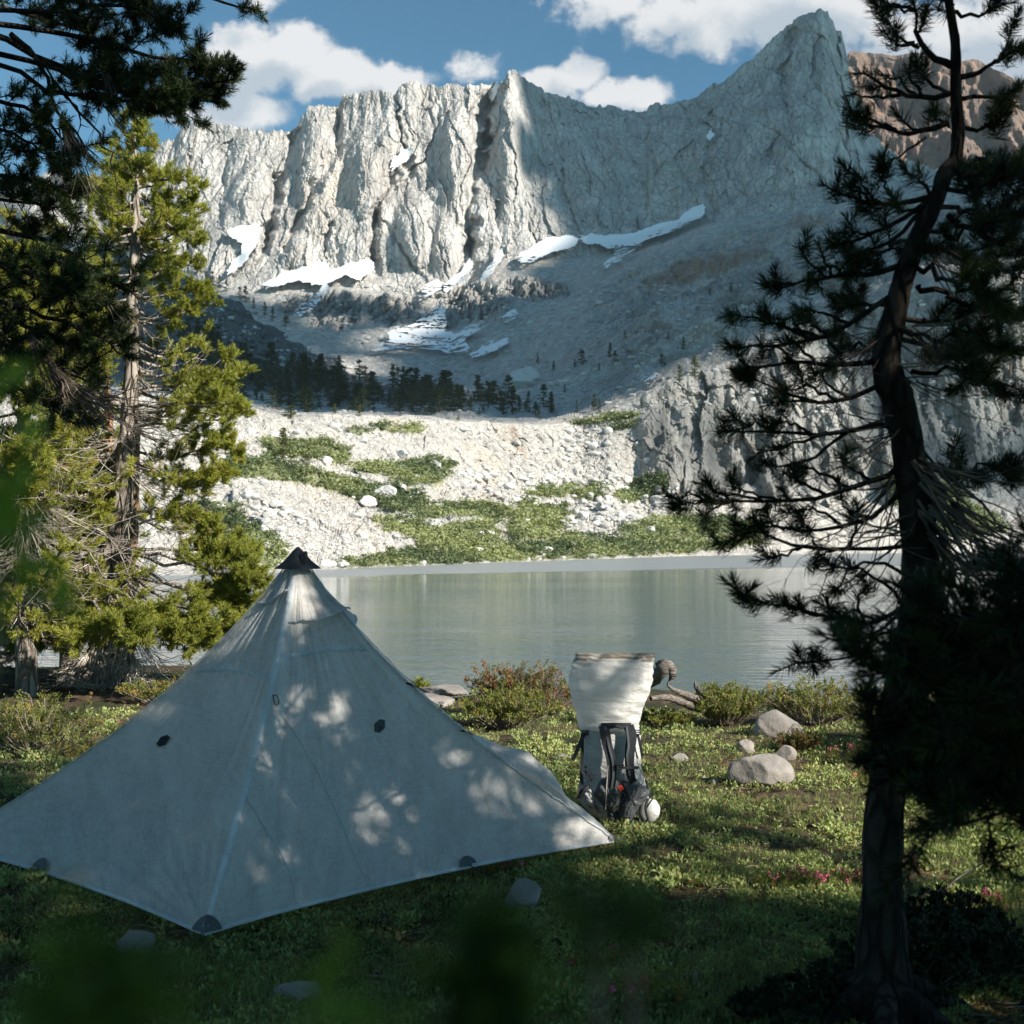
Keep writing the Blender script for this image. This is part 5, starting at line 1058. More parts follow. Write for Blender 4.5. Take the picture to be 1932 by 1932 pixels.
TL = [([(1796, 124), (1762, 110), (1732, 70), (1728, 30), (1722, -10)], .014), ([(1735, 90, .1), (1700, 70, .1), (1672, 40, .1)], .007), ([(1732, 85), (1700, 85), (1664, 58)], .007), ([(1735, 60), (1742, 40), (1746, 20)], .006), ([(1728, 20), (1690, 10), (1660, 0)], .007), ([(1726, 20), (1700, 20, -.1), (1648, 8, -.1)], .006),
      ([(1811, 146), (1840, 140), (1867, 124), (1905, 100), (1932, 92)], .011), ([(1867, 124), (1890, 112), (1904, 86)], .006), ([(1870, 124, .1), (1895, 90, .1), (1918, 30, .1)], .006), ([(1792, 22), (1820, 28), (1852, 28), (1880, 12), (1905, 4)], .008), ([(1800, 10), (1780, 0), (1768, 18)], .005), ([(1850, 28), (1870, 20), (1885, -10)], .006),
      ([(1792, 176), (1732, 184), (1680, 170), (1640, 145), (1612, 138)], .011), ([(1700, 178, .1), (1650, 182, .1), (1600, 178, .1)], .008), ([(1740, 183), (1720, 150), (1712, 122)], .007), ([(1730, 183, .15), (1700, 155, .15), (1665, 140, .15)], .007), ([(1792, 180, .2), (1750, 150, .2), (1735, 125, .2)], .008),
      ([(1789, 232), (1732, 250), (1690, 245), (1645, 236), (1600, 208)], .011), ([(1690, 245), (1650, 225), (1615, 222)], .007), ([(1740, 250), (1710, 235), (1690, 212)], .006), ([(1790, 240), (1770, 225), (1762, 200)], .006), ([(1650, 238), (1625, 235), (1603, 234)], .005),
      ([(1811, 187), (1850, 184), (1882, 186), (1922, 200)], .009), ([(1882, 186), (1905, 175), (1914, 166)], .006), ([(1811, 240), (1850, 245), (1880, 232), (1905, 222)], .008), ([(1850, 245), (1870, 225), (1877, 216)], .006), ([(1885, 190), (1900, 200), (1895, 225)], .005),
      ([(1747, 259), (1712, 285), (1676, 311), (1655, 322)], .005), ([(1758, 371), (1710, 385), (1672, 388), (1630, 378), (1590, 367), (1552, 346)], .011), ([(1672, 388), (1645, 370), (1615, 325)], .007), ([(1672, 388), (1650, 392), (1625, 392)], .006), ([(1690, 385), (1670, 350), (1658, 318)], .007), ([(1758, 372), (1740, 345), (1732, 318)], .008), ([(1640, 380), (1620, 355), (1608, 345)], .006),
      ([(1751, 379), (1700, 415), (1639, 442), (1605, 455), (1572, 470)], .010), ([(1660, 435), (1620, 440), (1584, 440)], .007), ([(1740, 390, -.1), (1700, 400, -.1), (1690, 370, -.1)], .006), ([(1745, 390), (1680, 455), (1620, 475), (1585, 510)], .009),
      ([(1695, 502), (1640, 518), (1582, 521), (1534, 529), (1490, 540), (1458, 542)], .011), ([(1560, 524), (1530, 500), (1506, 465)], .006), ([(1570, 522), (1555, 490), (1543, 460)], .006), ([(1590, 520), (1565, 500), (1540, 512)], .006), ([(1500, 536), (1470, 535), (1440, 528)], .006), ([(1600, 520), (1630, 490), (1640, 470)], .007),
      ([(1676, 562), (1620, 600), (1545, 637), (1490, 622), (1435, 600)], .011), ([(1545, 637), (1480, 615), (1380, 592)], .008), ([(1545, 637), (1470, 650), (1400, 655), (1372, 650)], .007), ([(1600, 610), (1550, 590), (1520, 600)], .007), ([(1510, 625), (1490, 600), (1480, 605)], .005), ([(1560, 632), (1530, 612), (1512, 590)], .006),
      ([(1657, 682), (1580, 690), (1507, 686), (1450, 690), (1395, 700)], .011), ([(1507, 686), (1470, 660), (1440, 662)], .007), ([(1540, 688), (1510, 655), (1490, 640)], .007), ([(1600, 690), (1570, 650), (1560, 640)], .007), ([(1450, 690), (1415, 700), (1388, 718)], .005),
      ([(1668, 722), (1600, 750), (1530, 758), (1460, 730), (1400, 702)], .010), ([(1540, 758), (1490, 755), (1451, 764)], .007), ([(1580, 755), (1530, 730), (1480, 738)], .007), ([(1600, 750), (1560, 720), (1540, 700)], .007), ([(1676, 802), (1600, 815), (1526, 817), (1440, 815), (1362, 812)], .011), ([(1460, 816), (1420, 800), (1392, 815)], .006), ([(1560, 816), (1490, 840), (1417, 862)], .007), ([(1526, 817), (1490, 795), (1462, 800)], .007), ([(1600, 815), (1540, 860), (1470, 880), (1440, 870)], .007),
      ([(1691, 884), (1650, 905), (1560, 935), (1470, 944), (1380, 946), (1312, 944)], .012), ([(1470, 944), (1400, 925), (1376, 910)], .006), ([(1440, 945), (1360, 930), (1318, 908)], .006), ([(1400, 946), (1320, 950), (1264, 953)], .006), ([(1380, 946), (1345, 960), (1328, 974)], .005), ([(1340, 945), (1310, 935), (1290, 932)], .005), ([(1560, 935), (1500, 905), (1480, 890)], .007), ([(1600, 920), (1540, 890), (1510, 870)], .008), ([(1640, 905), (1600, 880), (1580, 850)], .007),
      ([(1700, 930), (1640, 980), (1560, 1000), (1480, 1000), (1390, 985)], .010), ([(1480, 1000), (1440, 985), (1400, 1000)], .006), ([(1590, 995), (1540, 960), (1500, 965)], .007), ([(1640, 978), (1600, 960), (1585, 940)], .007),
      ([(1702, 1031), (1620, 1035), (1515, 1031), (1450, 1010), (1410, 1000), (1362, 1031)], .008), ([(1515, 1031), (1470, 1050), (1432, 1058)], .006), ([(1600, 1036), (1560, 1040), (1541, 1060)], .006), ([(1541, 1030), (1530, 1010), (1520, 1002)], .006), ([(1600, 1036), (1620, 990), (1605, 970)], .006),
      ([(1714, 1136), (1670, 1165), (1620, 1177), (1560, 1165), (1495, 1147), (1420, 1128), (1370, 1098)], .009), ([(1500, 1148), (1480, 1135), (1460, 1128)], .005), ([(1560, 1165), (1520, 1155), (1498, 1146)], .006), ([(1600, 1174), (1570, 1150), (1560, 1130)], .006), ([(1630, 1175), (1620, 1130), (1640, 1100)], .007), ([(1650, 1170), (1610, 1150), (1580, 1170)], .006), ([(1430, 1130), (1405, 1125), (1393, 1122)], .004),
      ([(1710, 1177), (1660, 1200), (1639, 1214), (1605, 1237), (1534, 1244), (1462, 1262)], .007), ([(1640, 1213), (1615, 1205), (1594, 1216)], .005), ([(1560, 1240), (1545, 1240), (1532, 1242)], .003),
      ([(1720, 1160), (1670, 1100), (1600, 1070), (1560, 1075)], .008), ([(1712, 1090), (1650, 1060), (1600, 1080), (1570, 1120)], .007), ([(1716, 1140), (1640, 1200), (1620, 1200)], .006)]
for pts, r0 in TL:
    T.limb(pl(pts, YC_, 10, T.r, .004), r0, .085, .11, .52, .35, 1, leafy=.95)
TR = [([(1792, 330), (1840, 325, .1), (1880, 335, .2), (1945, 330, .3)], .012), ([(1792, 332), (1830, 310, .3), (1870, 300, .4), (1920, 310, .5)], .010), ([(1770, 350), (1820, 350, -.1), (1880, 340, -.2), (1940, 370, -.2)], .011), ([(1789, 405), (1830, 430), (1880, 455), (1940, 485)], .011), ([(1760, 400), (1820, 400, .3), (1870, 420, .4), (1920, 410, .5)], .010),
      ([(1732, 460), (1800, 480, .2), (1860, 500, .3), (1930, 520, .4)], .011), ([(1732, 540), (1790, 565), (1845, 585), (1940, 594)], .012), ([(1720, 500), (1780, 520, -.2), (1830, 560, -.3), (1900, 560, -.4)], .010), ([(1700, 600), (1780, 610), (1850, 640), (1930, 660)], .011), ([(1700, 640), (1760, 660, .3), (1830, 650, .4), (1900, 640, .5)], .010),
      ([(1690, 620), (1750, 640, -.2), (1800, 690, -.3), (1860, 720, -.3)], .009), ([(1720, 700), (1800, 700), (1870, 720), (1940, 740)], .009), ([(1740, 430), (1790, 450, -.2), (1840, 440, -.3), (1900, 450, -.3)], .009), ([(1712, 560), (1660, 580, .3), (1620, 560, .4), (1580, 570, .5)], .009), ([(1700, 600), (1640, 640, .3), (1590, 660, .4), (1560, 700, .5)], .009),
      ([(1730, 450), (1680, 470, .3), (1640, 500, .4), (1600, 490, .5)], .009), ([(1740, 870), (1800, 900, .3), (1860, 880, .5), (1930, 900, .6)], .010), ([(1745, 1050), (1800, 1080, .3), (1860, 1060, .4), (1940, 1090, .5)], .010)]
for pts, r0 in TR:
    T.limb(pl(pts, YC_, 12, T.r, .01), r0, .055, .15, .25, .3, 2, leafy=.92)
T.deads(at(1738, 869, YC_ - .05), (.55, -.15, -.62), 12, .55, .22, .006, .02); T.deads(at(1745, 900, YC_ - .06), (.62, -.2, -.55), 14, .50, .20, .006, .05); T.deads(at(1752, 960, YC_ - .08), (.6, -.2, -.5), 18, .46, .24, .006, .08)
T.deads(at(1760, 1010, YC_ - .08), (.5, -.25, -.6), 18, .42, .26, .005, .08); T.deads(at(1765, 1080, YC_ - .08), (.35, -.25, -.8), 20, .36, .3, .0045, .08); T.deads(at(1720, 1080, YC_ - .05), (-.5, -.3, -.6), 22, .36, .3, .003, .08)
T.deads(at(1700, 1000, YC_), (-.7, -.2, -.1), 14, .5, .3, .004, .1); T.deads(at(1690, 900, YC_), (-.6, -.2, -.2), 16, .5, .3, .004, .1); T.deads(at(1700, 800, YC_), (-.8, 0, 0), 12, .5, .3, .004, .1)
T.deads(at(1720, 620, YC_), (.8, .1, -.4), 14, .5, .4, .003, .08); T.deads(at(1700, 700, YC_), (.8, .1, -.5), 10, .45, .4, .003, .08); T.deads(at(1750, 480, YC_), (.9, .1, -.3), 10, .45, .35, .003, .08); T.deads(at(1670, 640, YC_), (-.8, .1, -.3), 16, .4, .3, .0035, .08)
for a_ in (0.3, 1.5, 2.8, 3.7, 4.5, 5.4): T.limb([T.P[-8] + np.array([math.cos(a_), math.sin(a_), 0]) * q * .16 + [0, 0, .06 - .05 * q - .01 * q * q] for q in range(5)], .05, 9, .1, .95, tip=False, r1=.012)
T.auto(20, 4.5, 6.3, lambda f: .9, spacing=.10, sub=.2, start=.2, kids=2)
T.done('near dark pine with bottlebrush tufts and a leaning trunk at the right', 'bark_shade', 'needles_shade')
# the knot hole on its trunk
# ---- dark boughs of a small fir right at the viewer's right hand
T = Pine(47, .050, 60, .004, .09, .20)
T.trunk([(2230, 700, 2.6, 12), (2225, 1400, 2.6, 26), (2215, 2300, 2.6, 36)], 30)
for q in range(26):
    py = 1130 + 15 * q; e = T.r.uniform(1610, 1800) if q < 20 else T.r.uniform(1720, 1850)
    T.limb(pl([(2225, py - 40), (2080, py - 10, T.r.normal(0, .1)), (1960, py + 12, T.r.normal(0, .15)), (e, py + T.r.uniform(0, 70), T.r.normal(0, .2))], 2.6, 10, T.r, .008), .010, .05, .22, .25, .1, 3)
T.done('small dense dark fir filling the shade at the lower right edge', 'bark_shade', 'needles_shade', 'fir_tree')

# ---- unseen pines outside the frame shade the camp; the later ones are added to deepen it
def shade_pine(x, y, h, R0, seed, label, n, z0=1.6, prof=None, az=(0, 6.2832)):
    T = Pine(seed, .10, 22, .020, .22, .35); z = np.linspace(h, 0, 40)
    T.P = np.stack([x + .15 * np.sin(z * .5), y + 0 * z, z], -1); T.R = np.linspace(.02, .22, 40)
    tubes(T.wood, T.P[None], T.R[None], 10)
    T.auto(n, z0, h, prof or (lambda f: R0 * (1 - f) ** .6 + .3), az=az, spacing=.16, sub=.55, start=.15, kids=2)
    return T.done(label, 'bark_shade', 'needles_shade', group='unseen pines shading the camp')
shade_pine(5.4, 2.0, 12.5, 2.3, 61, 'tall pine standing outside the frame on the right, shading the tent', 92, 2.7)
shade_pine(6.4, -1.2, 11.0, 2.4, 62, 'tall pine outside the frame behind the right shoulder of the viewer', 150)
shade_pine(3.6, -2.6, 9.0, 2.0, 63, 'bushy pine behind the viewer on the right', 120)
shade_pine(-2.2, -3.0, 11.0, 2.6, 64, 'unseen tall pine added behind the viewer on the left to block sky light', 130)
shade_pine(-6.2, 2.4, 11.0, 2.4, 65, 'unseen tall pine added on the left beside the viewer to block sky light', 130)
shade_pine(10.0, -1.9, 13.0, 2.6, 66, 'unseen tall pine added farthest out on the right to deepen the shade', 150)
shade_pine(2.7, -.7, 9.5, 1.9, 67, 'unseen pine added close behind the right elbow of the viewer to block sky light', 130, 2.6)
shade_pine(-2.7, -.4, 9.5, 1.7, 68, 'unseen pine added close behind the left elbow of the viewer to block sky light', 120, 2.8)
shade_pine(4.6, .2, 11.0, 1.9, 69, 'unseen pine added between the two right hand pines to shade the near ground', 130, 1.5)
shade_pine(3.7, 2.35, 3.6, .85, 70, 'unseen young bushy pine added right of the frame to shade the lower right', 60, .25)
# ---------------------------------------------------------------- the tent
def f_dcf(t, b, base=(.86, .83, .80)):
    p = t.obj(); sp = t.add('ShaderNodeSeparateXYZ'); t.l.new(p, sp.inputs[0])
    ang = t.m('ARCTAN2', sp.outputs[0], sp.outputs[1]); cb = t.add('ShaderNodeCombineXYZ'); t.l.new(t.m('MULTIPLY', ang, 1.0), cb.inputs[0]); t.l.new(t.m('MULTIPLY', sp.outputs[2], .10), cb.inputs[1])
    st = t.noise(cb.outputs[0], 42, 6, .75); st2 = t.noise(cb.outputs[0], 11, 4, .6)
    fb = t.noise(t.mapping(p, (60, 60, 6), (.3, .2, .4)), 1.4, 4, .8); fb2 = t.noise(t.mapping(p, (9, 9, 60), (.5, -.3, .2)), 1.6, 4, .8)
    c = t.mix(t.mapr(st, .35, .65), tuple(q * .80 for q in base), base); c = t.mix(t.mapr(t.m('MULTIPLY', fb, fb2), .16, .36, 0, .45), c, tuple(min(1, q * 1.22) for q in base))
    t.l.new(c, b.inputs['Base Color']); b.inputs['Roughness'].default_value = .42; b.inputs['Specular IOR Level'].default_value = .4
    h = t.m('ADD', t.m('MULTIPLY', st, .8), t.m('ADD', t.m('MULTIPLY', st2, 1.0), t.m('MULTIPLY', t.noise(p, 26, 4, .7), .35)))
    nb = t.bump(h, .95, .026); t.l.new(nb, b.inputs['Normal'])
    tr = t.add('ShaderNodeBsdfTranslucent'); t.l.new(c, tr.inputs[0]); t.l.new(nb, tr.inputs['Normal'])
    mx = t.add('ShaderNodeMixShader'); mx.inputs[0].default_value = .52; out = t.n['Material Output']
    t.l.new(b.outputs[0], mx.inputs[1]); t.l.new(tr.outputs[0], mx.inputs[2]); t.l.new(mx.outputs[0], out.inputs[0])
M['dcf'] = mat('tent_fabric', f_dcf, .42)
M['tape'] = mat('seam_tape', lambda t, b: f_dcf(t, b, (.90, .95, .98)), .35)
M['black_nylon'] = mat('black_nylon', lambda t, b: (t.l.new(t.mix(t.noise(t.obj(), 60), (.012, .014, .018), (.035, .04, .048)), b.inputs['Base Color']), t.l.new(t.bump(t.noise(t.obj(), 120, 2), .4, .003), b.inputs['Normal'])), .65)
M['grey_patch'] = mat('grey_reinforcement', lambda t, b: t.l.new(t.mix(t.noise(t.obj(), 20), (.06, .065, .07), (.11, .12, .125)), b.inputs['Base Color']), .6)
F0 = at(385, 1766, 4.44); R0_ = at(1163, 1586, 5.82); L0 = at(-108, 1596, 5.72); F0[2] = .05; B0 = L0 + R0_ - F0
AP = at(562, 1036, 5.76); AP[2] = AP[2]; CEN = (F0 + B0) / 2; CEN[2] = 0
for q in (R0_, L0, B0): q[2] = max(q[2], .03)
tent = thing('pyramid_tent', CEN, 'grey blue pyramid tent of translucent fabric with a black peak', 'tent')
def ridge_pt(C, s, sag=.085):
    s = np.asarray(s)[..., None]; base = AP + (C - AP) * s; inward = CEN - C; inward = inward / np.linalg.norm(inward)
    L = np.linalg.norm(C - AP); return base + (inward * .55 + np.array([0, 0, -.85])) * sag * L * .62 * np.sin(np.pi * s ** .8) 
NS = 150; MT = 130
def panel(C1, C2, seed, sag=.05, lift=.05, catn=.055):
    s = np.linspace(0.0, 1, NS)[:, None] * np.ones(MT); t = np.ones((NS, 1)) * np.linspace(0, 1, MT)
    e1 = ridge_pt(C1, s); e2 = ridge_pt(C2, s); P = e1 + (e2 - e1) * t[..., None]
    n = nrm(np.cross(C1 - AP, C2 - AP)); mid = (C1 + C2) / 2 - AP; n = n if n @ ((C1 + C2) / 2 - CEN) > 0 else -n
    L = np.linalg.norm(C2 - C1); k = 4 * t * (1 - t); inward = nrm((CEN - (C1 + C2) / 2) * np.array([1, 1, 0]))
    P += (inward * catn * L + np.array([0, 0, lift]))[None, None] * (k * s ** 3)[..., None]
    P -= n * (sag * L * k * np.sin(np.pi * np.clip(s, 0, 1)) * s)[..., None] * 1.0
    ang = t * 1.0
    wr = .015 * gn(ang * 16, s * 1.2, seed) * sst(s, .03, .25) * (1 - .6 * s) + .008 * gn(ang * 42, s * 2.5, seed + 1) * (1 - .5 * s) * sst(s, .03, .2) + .012 * gn(ang * 5, s * 4, seed + 2)
    for C in (C1, C2):          # creases fan out of each corner
        d = np.linalg.norm(P - C, axis=-1); u = nrm(AP - C); a = np.arccos(np.clip(((P - C) / np.maximum(d, 1e-4)[..., None]) @ u, -1, 1))
        wr += .010 * gn(a * 13, d * .8, seed + 5) * sst(d, .02, .15) * (1 - sst(d, .35, 1.0)) + .005 * gn(a * 30, d, seed + 6) * sst(d, .02, .1) * (1 - sst(d, .2, .7))
    for m in (.5,):             # and out of the mid-edge tie-out
        C = (C1 + C2) / 2 + inward * catn * L; d = np.linalg.norm(P - C, axis=-1); a = np.arctan2((P - C)[..., 2], (P - C) @ nrm(C2 - C1))
        wr += .006 * gn(a * 9, d, seed + 7) * sst(d, .03, .15) * (1 - sst(d, .2, .6))
    fade = np.minimum(1, 8 * np.minimum(t, 1 - t)); P += n * (wr * (.25 + .75 * fade))[..., None]
    return P, n
def grid_faces(a, b):
    i = np.arange(a - 1)[:, None] * b + np.arange(b - 1)[None]; return np.stack([i, i + 1, i + 1 + b, i + b], -1).reshape(-1, 4)
PAN = {}
g = Geo()
for nm_, A_c, B_c, sd in (('right', F0, R0_, 801), ('left', L0, F0, 811), ('back_r', R0_, B0, 821), ('back_l', B0, L0, 831)):
    P, n = panel(A_c, B_c, sd, catn=.016 if nm_ == 'left' else .022, lift=.02)
    if nm_ == 'back_r':       # the door side bags outwards near the front right corner
        s = np.linspace(0, 1, NS)[:, None] * np.ones(MT); t = np.ones((NS, 1)) * np.linspace(0, 1, MT)
        P += (n * .17 + np.array([0, 0, .05]))[None, None] * (np.exp(-((t - .12) / .10) ** 2) * np.exp(-((s - .78) / .16) ** 2) * (1 + .35 * gn(t * 30, s * 9, 5)))[..., None]
        P += n * (.05 * gn(t * 14, s * 5, 841) * sst(s, .5, .7) * (1 - sst(s, .95, 1)) * (1 - sst(t, .3, .5)))[..., None]
    PAN[nm_] = (P, n); g.add(P.reshape(-1, 3), grid_faces(NS, MT))
g.build('canopy', M['dcf'], tent)
def proj(P): return CX + F_PX * P[..., 0] / P[..., 1], HY - F_PX * (P[..., 2] - CZ) / P[..., 1]
def on_panel(nm_, px, py):
    P, n = PAN[nm_]; x, y = proj(P); k = np.unravel_index(np.argmin((x - px) ** 2 + (y - py) ** 2), x.shape); k = (min(max(k[0], 1), NS - 2), min(max(k[1], 1), MT - 2))
    c = P[k]; u = nrm(P[k[0], k[1] + 1] - P[k[0], k[1] - 1]); v = nrm(P[k[0] - 1, k[1]] - P[k[0] + 1, k[1]]); m = nrm(np.cross(u, v)); m = m if m @ n > 0 else -m
    return c, u, nrm(np.cross(m, u)), m
def ribbon(g, P, width, th, N=None, m=None, tint=.5):
    """flat webbing along P; N = face normal(s)"""
    P = np.asarray(P, float); n = len(P); T = nrm(np.gradient(P, axis=0)); N = np.broadcast_to(np.asarray(N, float), (n, 3)); S_ = nrm(np.cross(T, N)); N = nrm(np.cross(S_, T))
    w_ = np.broadcast_to(width, (n,))[:, None] / 2; h = th / 2
    V = np.stack([P + S_ * w_ + N * h, P - S_ * w_ + N * h, P - S_ * w_ - N * h, P + S_ * w_ - N * h], 1).reshape(-1, 3)
    i = np.arange(n - 1)[:, None] * 4 + np.arange(4)[None]; j = np.arange(n - 1)[:, None] * 4 + (np.arange(4)[None] + 1) % 4
    g.add(V, np.stack([i, j, j + 4, i + 4], -1).reshape(-1, 4), tint); g.add(V[:4], [(0, 1, 2, 3)], tint); g.add(V[-4:], [(3, 2, 1, 0)], tint)
# seams
for C, lab in ((F0, 1), (R0_, 0), (L0, 0), (B0, 0)):
    s = np.linspace(.02, .985, 70); P = ridge_pt(C, s); out = nrm((C - CEN) * np.array([1, 1, 0]) + np.array([0, 0, .6]))
    g = Geo(); ribbon(g, P + out * .006 + .0015 * np.random.default_rng(3).standard_normal((70, 1)), .034 * (1 - .3 * s), .003, out); o = g.build('seam_tape', M['tape'], tent)
    if lab: o['label'] = 'pale blue taped seam down the front ridge'
# horizontal seam of the upper panels and two fine panel seams
def seam(nm_, pts, w_=.012, m='tape', n=40):
    P = []; Nn = []
    for px, py in smooth_path(np.array([(a, b, 0) for a, b in pts], float), n)[:, :2]:
        c, u, v, mm = on_panel(nm_, px, py); P.append(c + mm * .003); Nn.append(mm)
    P = np.array(P)
    for _ in range(6): P[1:-1] = (P[:-2] + P[1:-1] * 2 + P[2:]) / 4
    g = Geo(); ribbon(g, P, w_, .002, np.array(Nn)); return g.build('panel_seam', M[m], tent)
seam('right', [(530, 1242), (570, 1232), (620, 1226), (670, 1223), (692, 1223)], .026); seam('left', [(505, 1282), (480, 1270), (440, 1264), (400, 1262), (370, 1266)], .022)
M['dark_seam'] = mat('dark_seam_thread', lambda t, b: setattr(b.inputs['Base Color'], 'default_value', (.50, .52, .54, 1)), .6)
seam('right', [(520, 1330), (590, 1440), (655, 1580), (700, 1684)], .004, 'dark_seam', 60); seam('right', [(462, 1500), (510, 1580), (545, 1640), (560, 1708)], .004, 'dark_seam', 60)
# hem along the bottom edges
for nm_ in PAN:
    P = PAN[nm_][0][-1]; n = PAN[nm_][1]; g = Geo(); ribbon(g, P + n * .002, .018, .004, n); g.build('hem', M['tape'], tent)
# black peak cap
cap = Geo(); k = 28; zz = np.array([0, .03, .075, .115]); rr_ = np.array([.004, .026, .055, .092])
hz = np.array([C - CEN for C in (F0, R0_, B0, L0)]); an = np.arange(k) / k * 2 * np.pi; ca = np.array([math.atan2(h[1], h[0]) for h in hz])
sq = np.array([1 + .28 * max(0, max(math.cos(2 * ((a - c + math.pi) % (2 * math.pi) - math.pi)) if abs((a - c + math.pi) % (2 * math.pi) - math.pi) < .8 else 0 for c in ca)) for a in an])
V = np.stack([np.stack([AP[0] + np.cos(an) * r_ * sq * 1.06, AP[1] + np.sin(an) * r_ * sq * 1.06, np.full(k, AP[2] + .012 - z_)], -1) for z_, r_ in zip(zz, rr_)])
i = np.arange(3)[:, None] * k + np.arange(k)[None]; j = np.arange(3)[:, None] * k + (np.arange(k)[None] + 1) % k
cap.add(V.reshape(-1, 3), np.stack([i, j, j + k, i + k], -1).reshape(-1, 4)); cap.build('peak_cap', M['black_nylon'], tent)
g = Geo(); ribbon(g, [AP + [.02, -.05, -.03], AP + [.05, -.065, -.02], AP + [.055, -.07, -.055], AP + [.03, -.07, -.075]], .03, .004, (0, -1, .2)); g.build('loop', M['black_nylon'], tent)
# vent hoods near the peak: one on the front right panel, one seen edge-on on the right, one on the left
def hood(nm_, s1, s2, t1, t2, puff, label):
    P, n = PAN[nm_]; i1, i2 = int(s1 * (NS - 1)), int(s2 * (NS - 1)); j1, j2 = int(t1 * (MT - 1)), int(t2 * (MT - 1)); Q = P[i1:i2, j1:j2].copy(); a, b = Q.shape[:2]
    u = np.linspace(0, 1, a)[:, None]; v = np.linspace(0, 1, b)[None]
    drop = 1 - .30 * (2 * v - 1) ** 2 * 0; Q += n * (.008 + puff * u ** 1.6 * np.sin(np.pi * np.clip(v, 0, 1)) ** .7)[..., None]
    Q += np.array([0, 0, 1.0]) * (.06 * u ** 3 * sst(v * np.ones_like(u), .45, 1.0))[..., None]         # lower edge curves up to the right
    g = Geo(); g.add(Q.reshape(-1, 3), grid_faces(a, b)); g.add((Q - n * .004).reshape(-1, 3), grid_faces(a, b)[:, ::-1]); o = g.build('vent_hood', M['dcf'], tent); o['label'] = label
    g = Geo(); ribbon(g, Q[-1] + n * .002, .010, .004, n); g.build('edge_binding', M['tape'], o)
hood('right', .065, .205, .02, .985, .036, 'rounded vent hood on the front right face'); hood('left', .065, .15, .05, .97, .010, 'flat vent hood on the left face'); hood('back_r', .075, .215, .02, .6, .09, 'vent hood bulging out on the far right side')
# tie-out patches and corner reinforcements
def patch(nm_, px, py, w_, h_, label=None, m='grey_patch', skew=.25, loop=True):
    c, u, v, n = on_panel(nm_, px, py); g = Geo(); pts = [(-w_, -h_ * .7), (0, -h_), (w_, -h_ * .5), (w_, h_ * .7), (0, h_), (-w_, h_ * .5)]
    V = [c + u * (a + skew * b) + v * b + n * .006 for a, b in pts]; V2 = [p - n * .003 for p in V]; g.add(V, [(0, 1, 2, 3), (0, 3, 4, 5)]); g.add(V2, [(3, 2, 1, 0), (5, 4, 3, 0)])
    for q in range(6): g.add([V[q], V[(q + 1) % 6], V2[(q + 1) % 6], V2[q]], [(0, 1, 2, 3)])
    if loop:
        t = np.linspace(0, 1, 9)[:, None]; ribbon(g, c - v * .02 + v * .04 * t + n * (.008 + .018 * np.sin(t * np.pi)), .012, .003, n)
    o = g.build('tie_out_patch', M[m], tent, smooth=False)
    if label: o['label'] = label
patch('right', 716, 1370, .028, .034, 'grey tie out patch on the right face'); patch('left', 310, 1398, .030, .034, 'dark tie out patch on the left face', 'black_nylon')
c, u, v, n = on_panel('right', 518, 1320); g = Geo(); tubes(g, [smooth_path([c + n * .012 - v * .0 + u * a + v * b for a, b in ((-.012, .022), (.012, .018), (.014, -.018), (-.008, -.022), (-.012, .022))], 20)], [[.0028] * 20], 6); g.build('buckle', M['black_nylon'], tent)
def fan(nm_, C, edge_dir, rad_, a0, a1, label=None):
    P, n = PAN[nm_]; inw = nrm(np.cross(n, edge_dir)); 
    if inw[2] < 0: inw = -inw
    k = 14; g = Geo(); pts = [C + n * .007]
    for q in range(k + 1):
        a = a0 + (a1 - a0) * q / k; pts.append(C + (edge_dir * math.cos(a) + inw * math.sin(a)) * rad_ + n * .007)
    g.add(pts, [(0, q + 1, q + 2) for q in range(k)]); o = g.build('corner_patch', M['grey_patch'], tent, smooth=False)
    if label: o['label'] = label
    return o
Pm = PAN['right'][0][-1, MT // 2]; q_ = int(.60 * MT)
ed = nrm(R0_ - F0); fan('right', F0 + ed * 0, ed, .075, 0, math.pi * .40); edl = nrm(L0 - F0); fan('left', F0, edl, .075, 0, math.pi * .42)
k = int(np.argmin(np.abs(proj(PAN['right'][0][-1])[0] - 882))); C = PAN['right'][0][-1, k]; fan('right', C, ed, .052, .05, math.pi - .05, 'round black mid edge patch on the right face')
k2 = int(np.argmin(np.abs(proj(PAN['left'][0][-1])[0] - 74))); C2 = PAN['left'][0][-1, k2]; fan('left', C2, edl, .060, .05, math.pi - .05, 'round black mid edge patch on the left face')
fan('right', R0_, -ed, .05, 0, math.pi * .3)
# guy lines and pegs
M['cord'] = mat('guy_cord', lambda t, b: setattr(b.inputs['Base Color'], 'default_value', (.03, .035, .04, 1)), .7)
for (C, px, py) in ((C, 935, 1668), (C2, 22, 1695), (F0, 345, 1800), (R0_, 1178, 1592)):
    e = gp(px, py); 
    g = Geo(); tubes(g, [np.linspace(C + [0, 0, .01], e + [0, 0, .03], 8)], [[.0022] * 8], 5); tubes(g, [np.linspace(C + [.008, 0, .006], e + [0, 0, .02], 8)], [[.002] * 8], 5); g.build('guy_line', M['cord'], tent)
    g = Geo(); tubes(g, [np.array([e + [0, 0, .035], e + [0, 0, -.05]])], [[.005, .005]], 6); g.build('peg', M['black_nylon'], tent)
g = Geo(); ribbon(g, np.linspace(C + [-.03, 0, .03], C + [.03, -.03, -.02], 8), .022, .004, (0, -1, .3)); g.build('webbing', M['black_nylon'], tent)
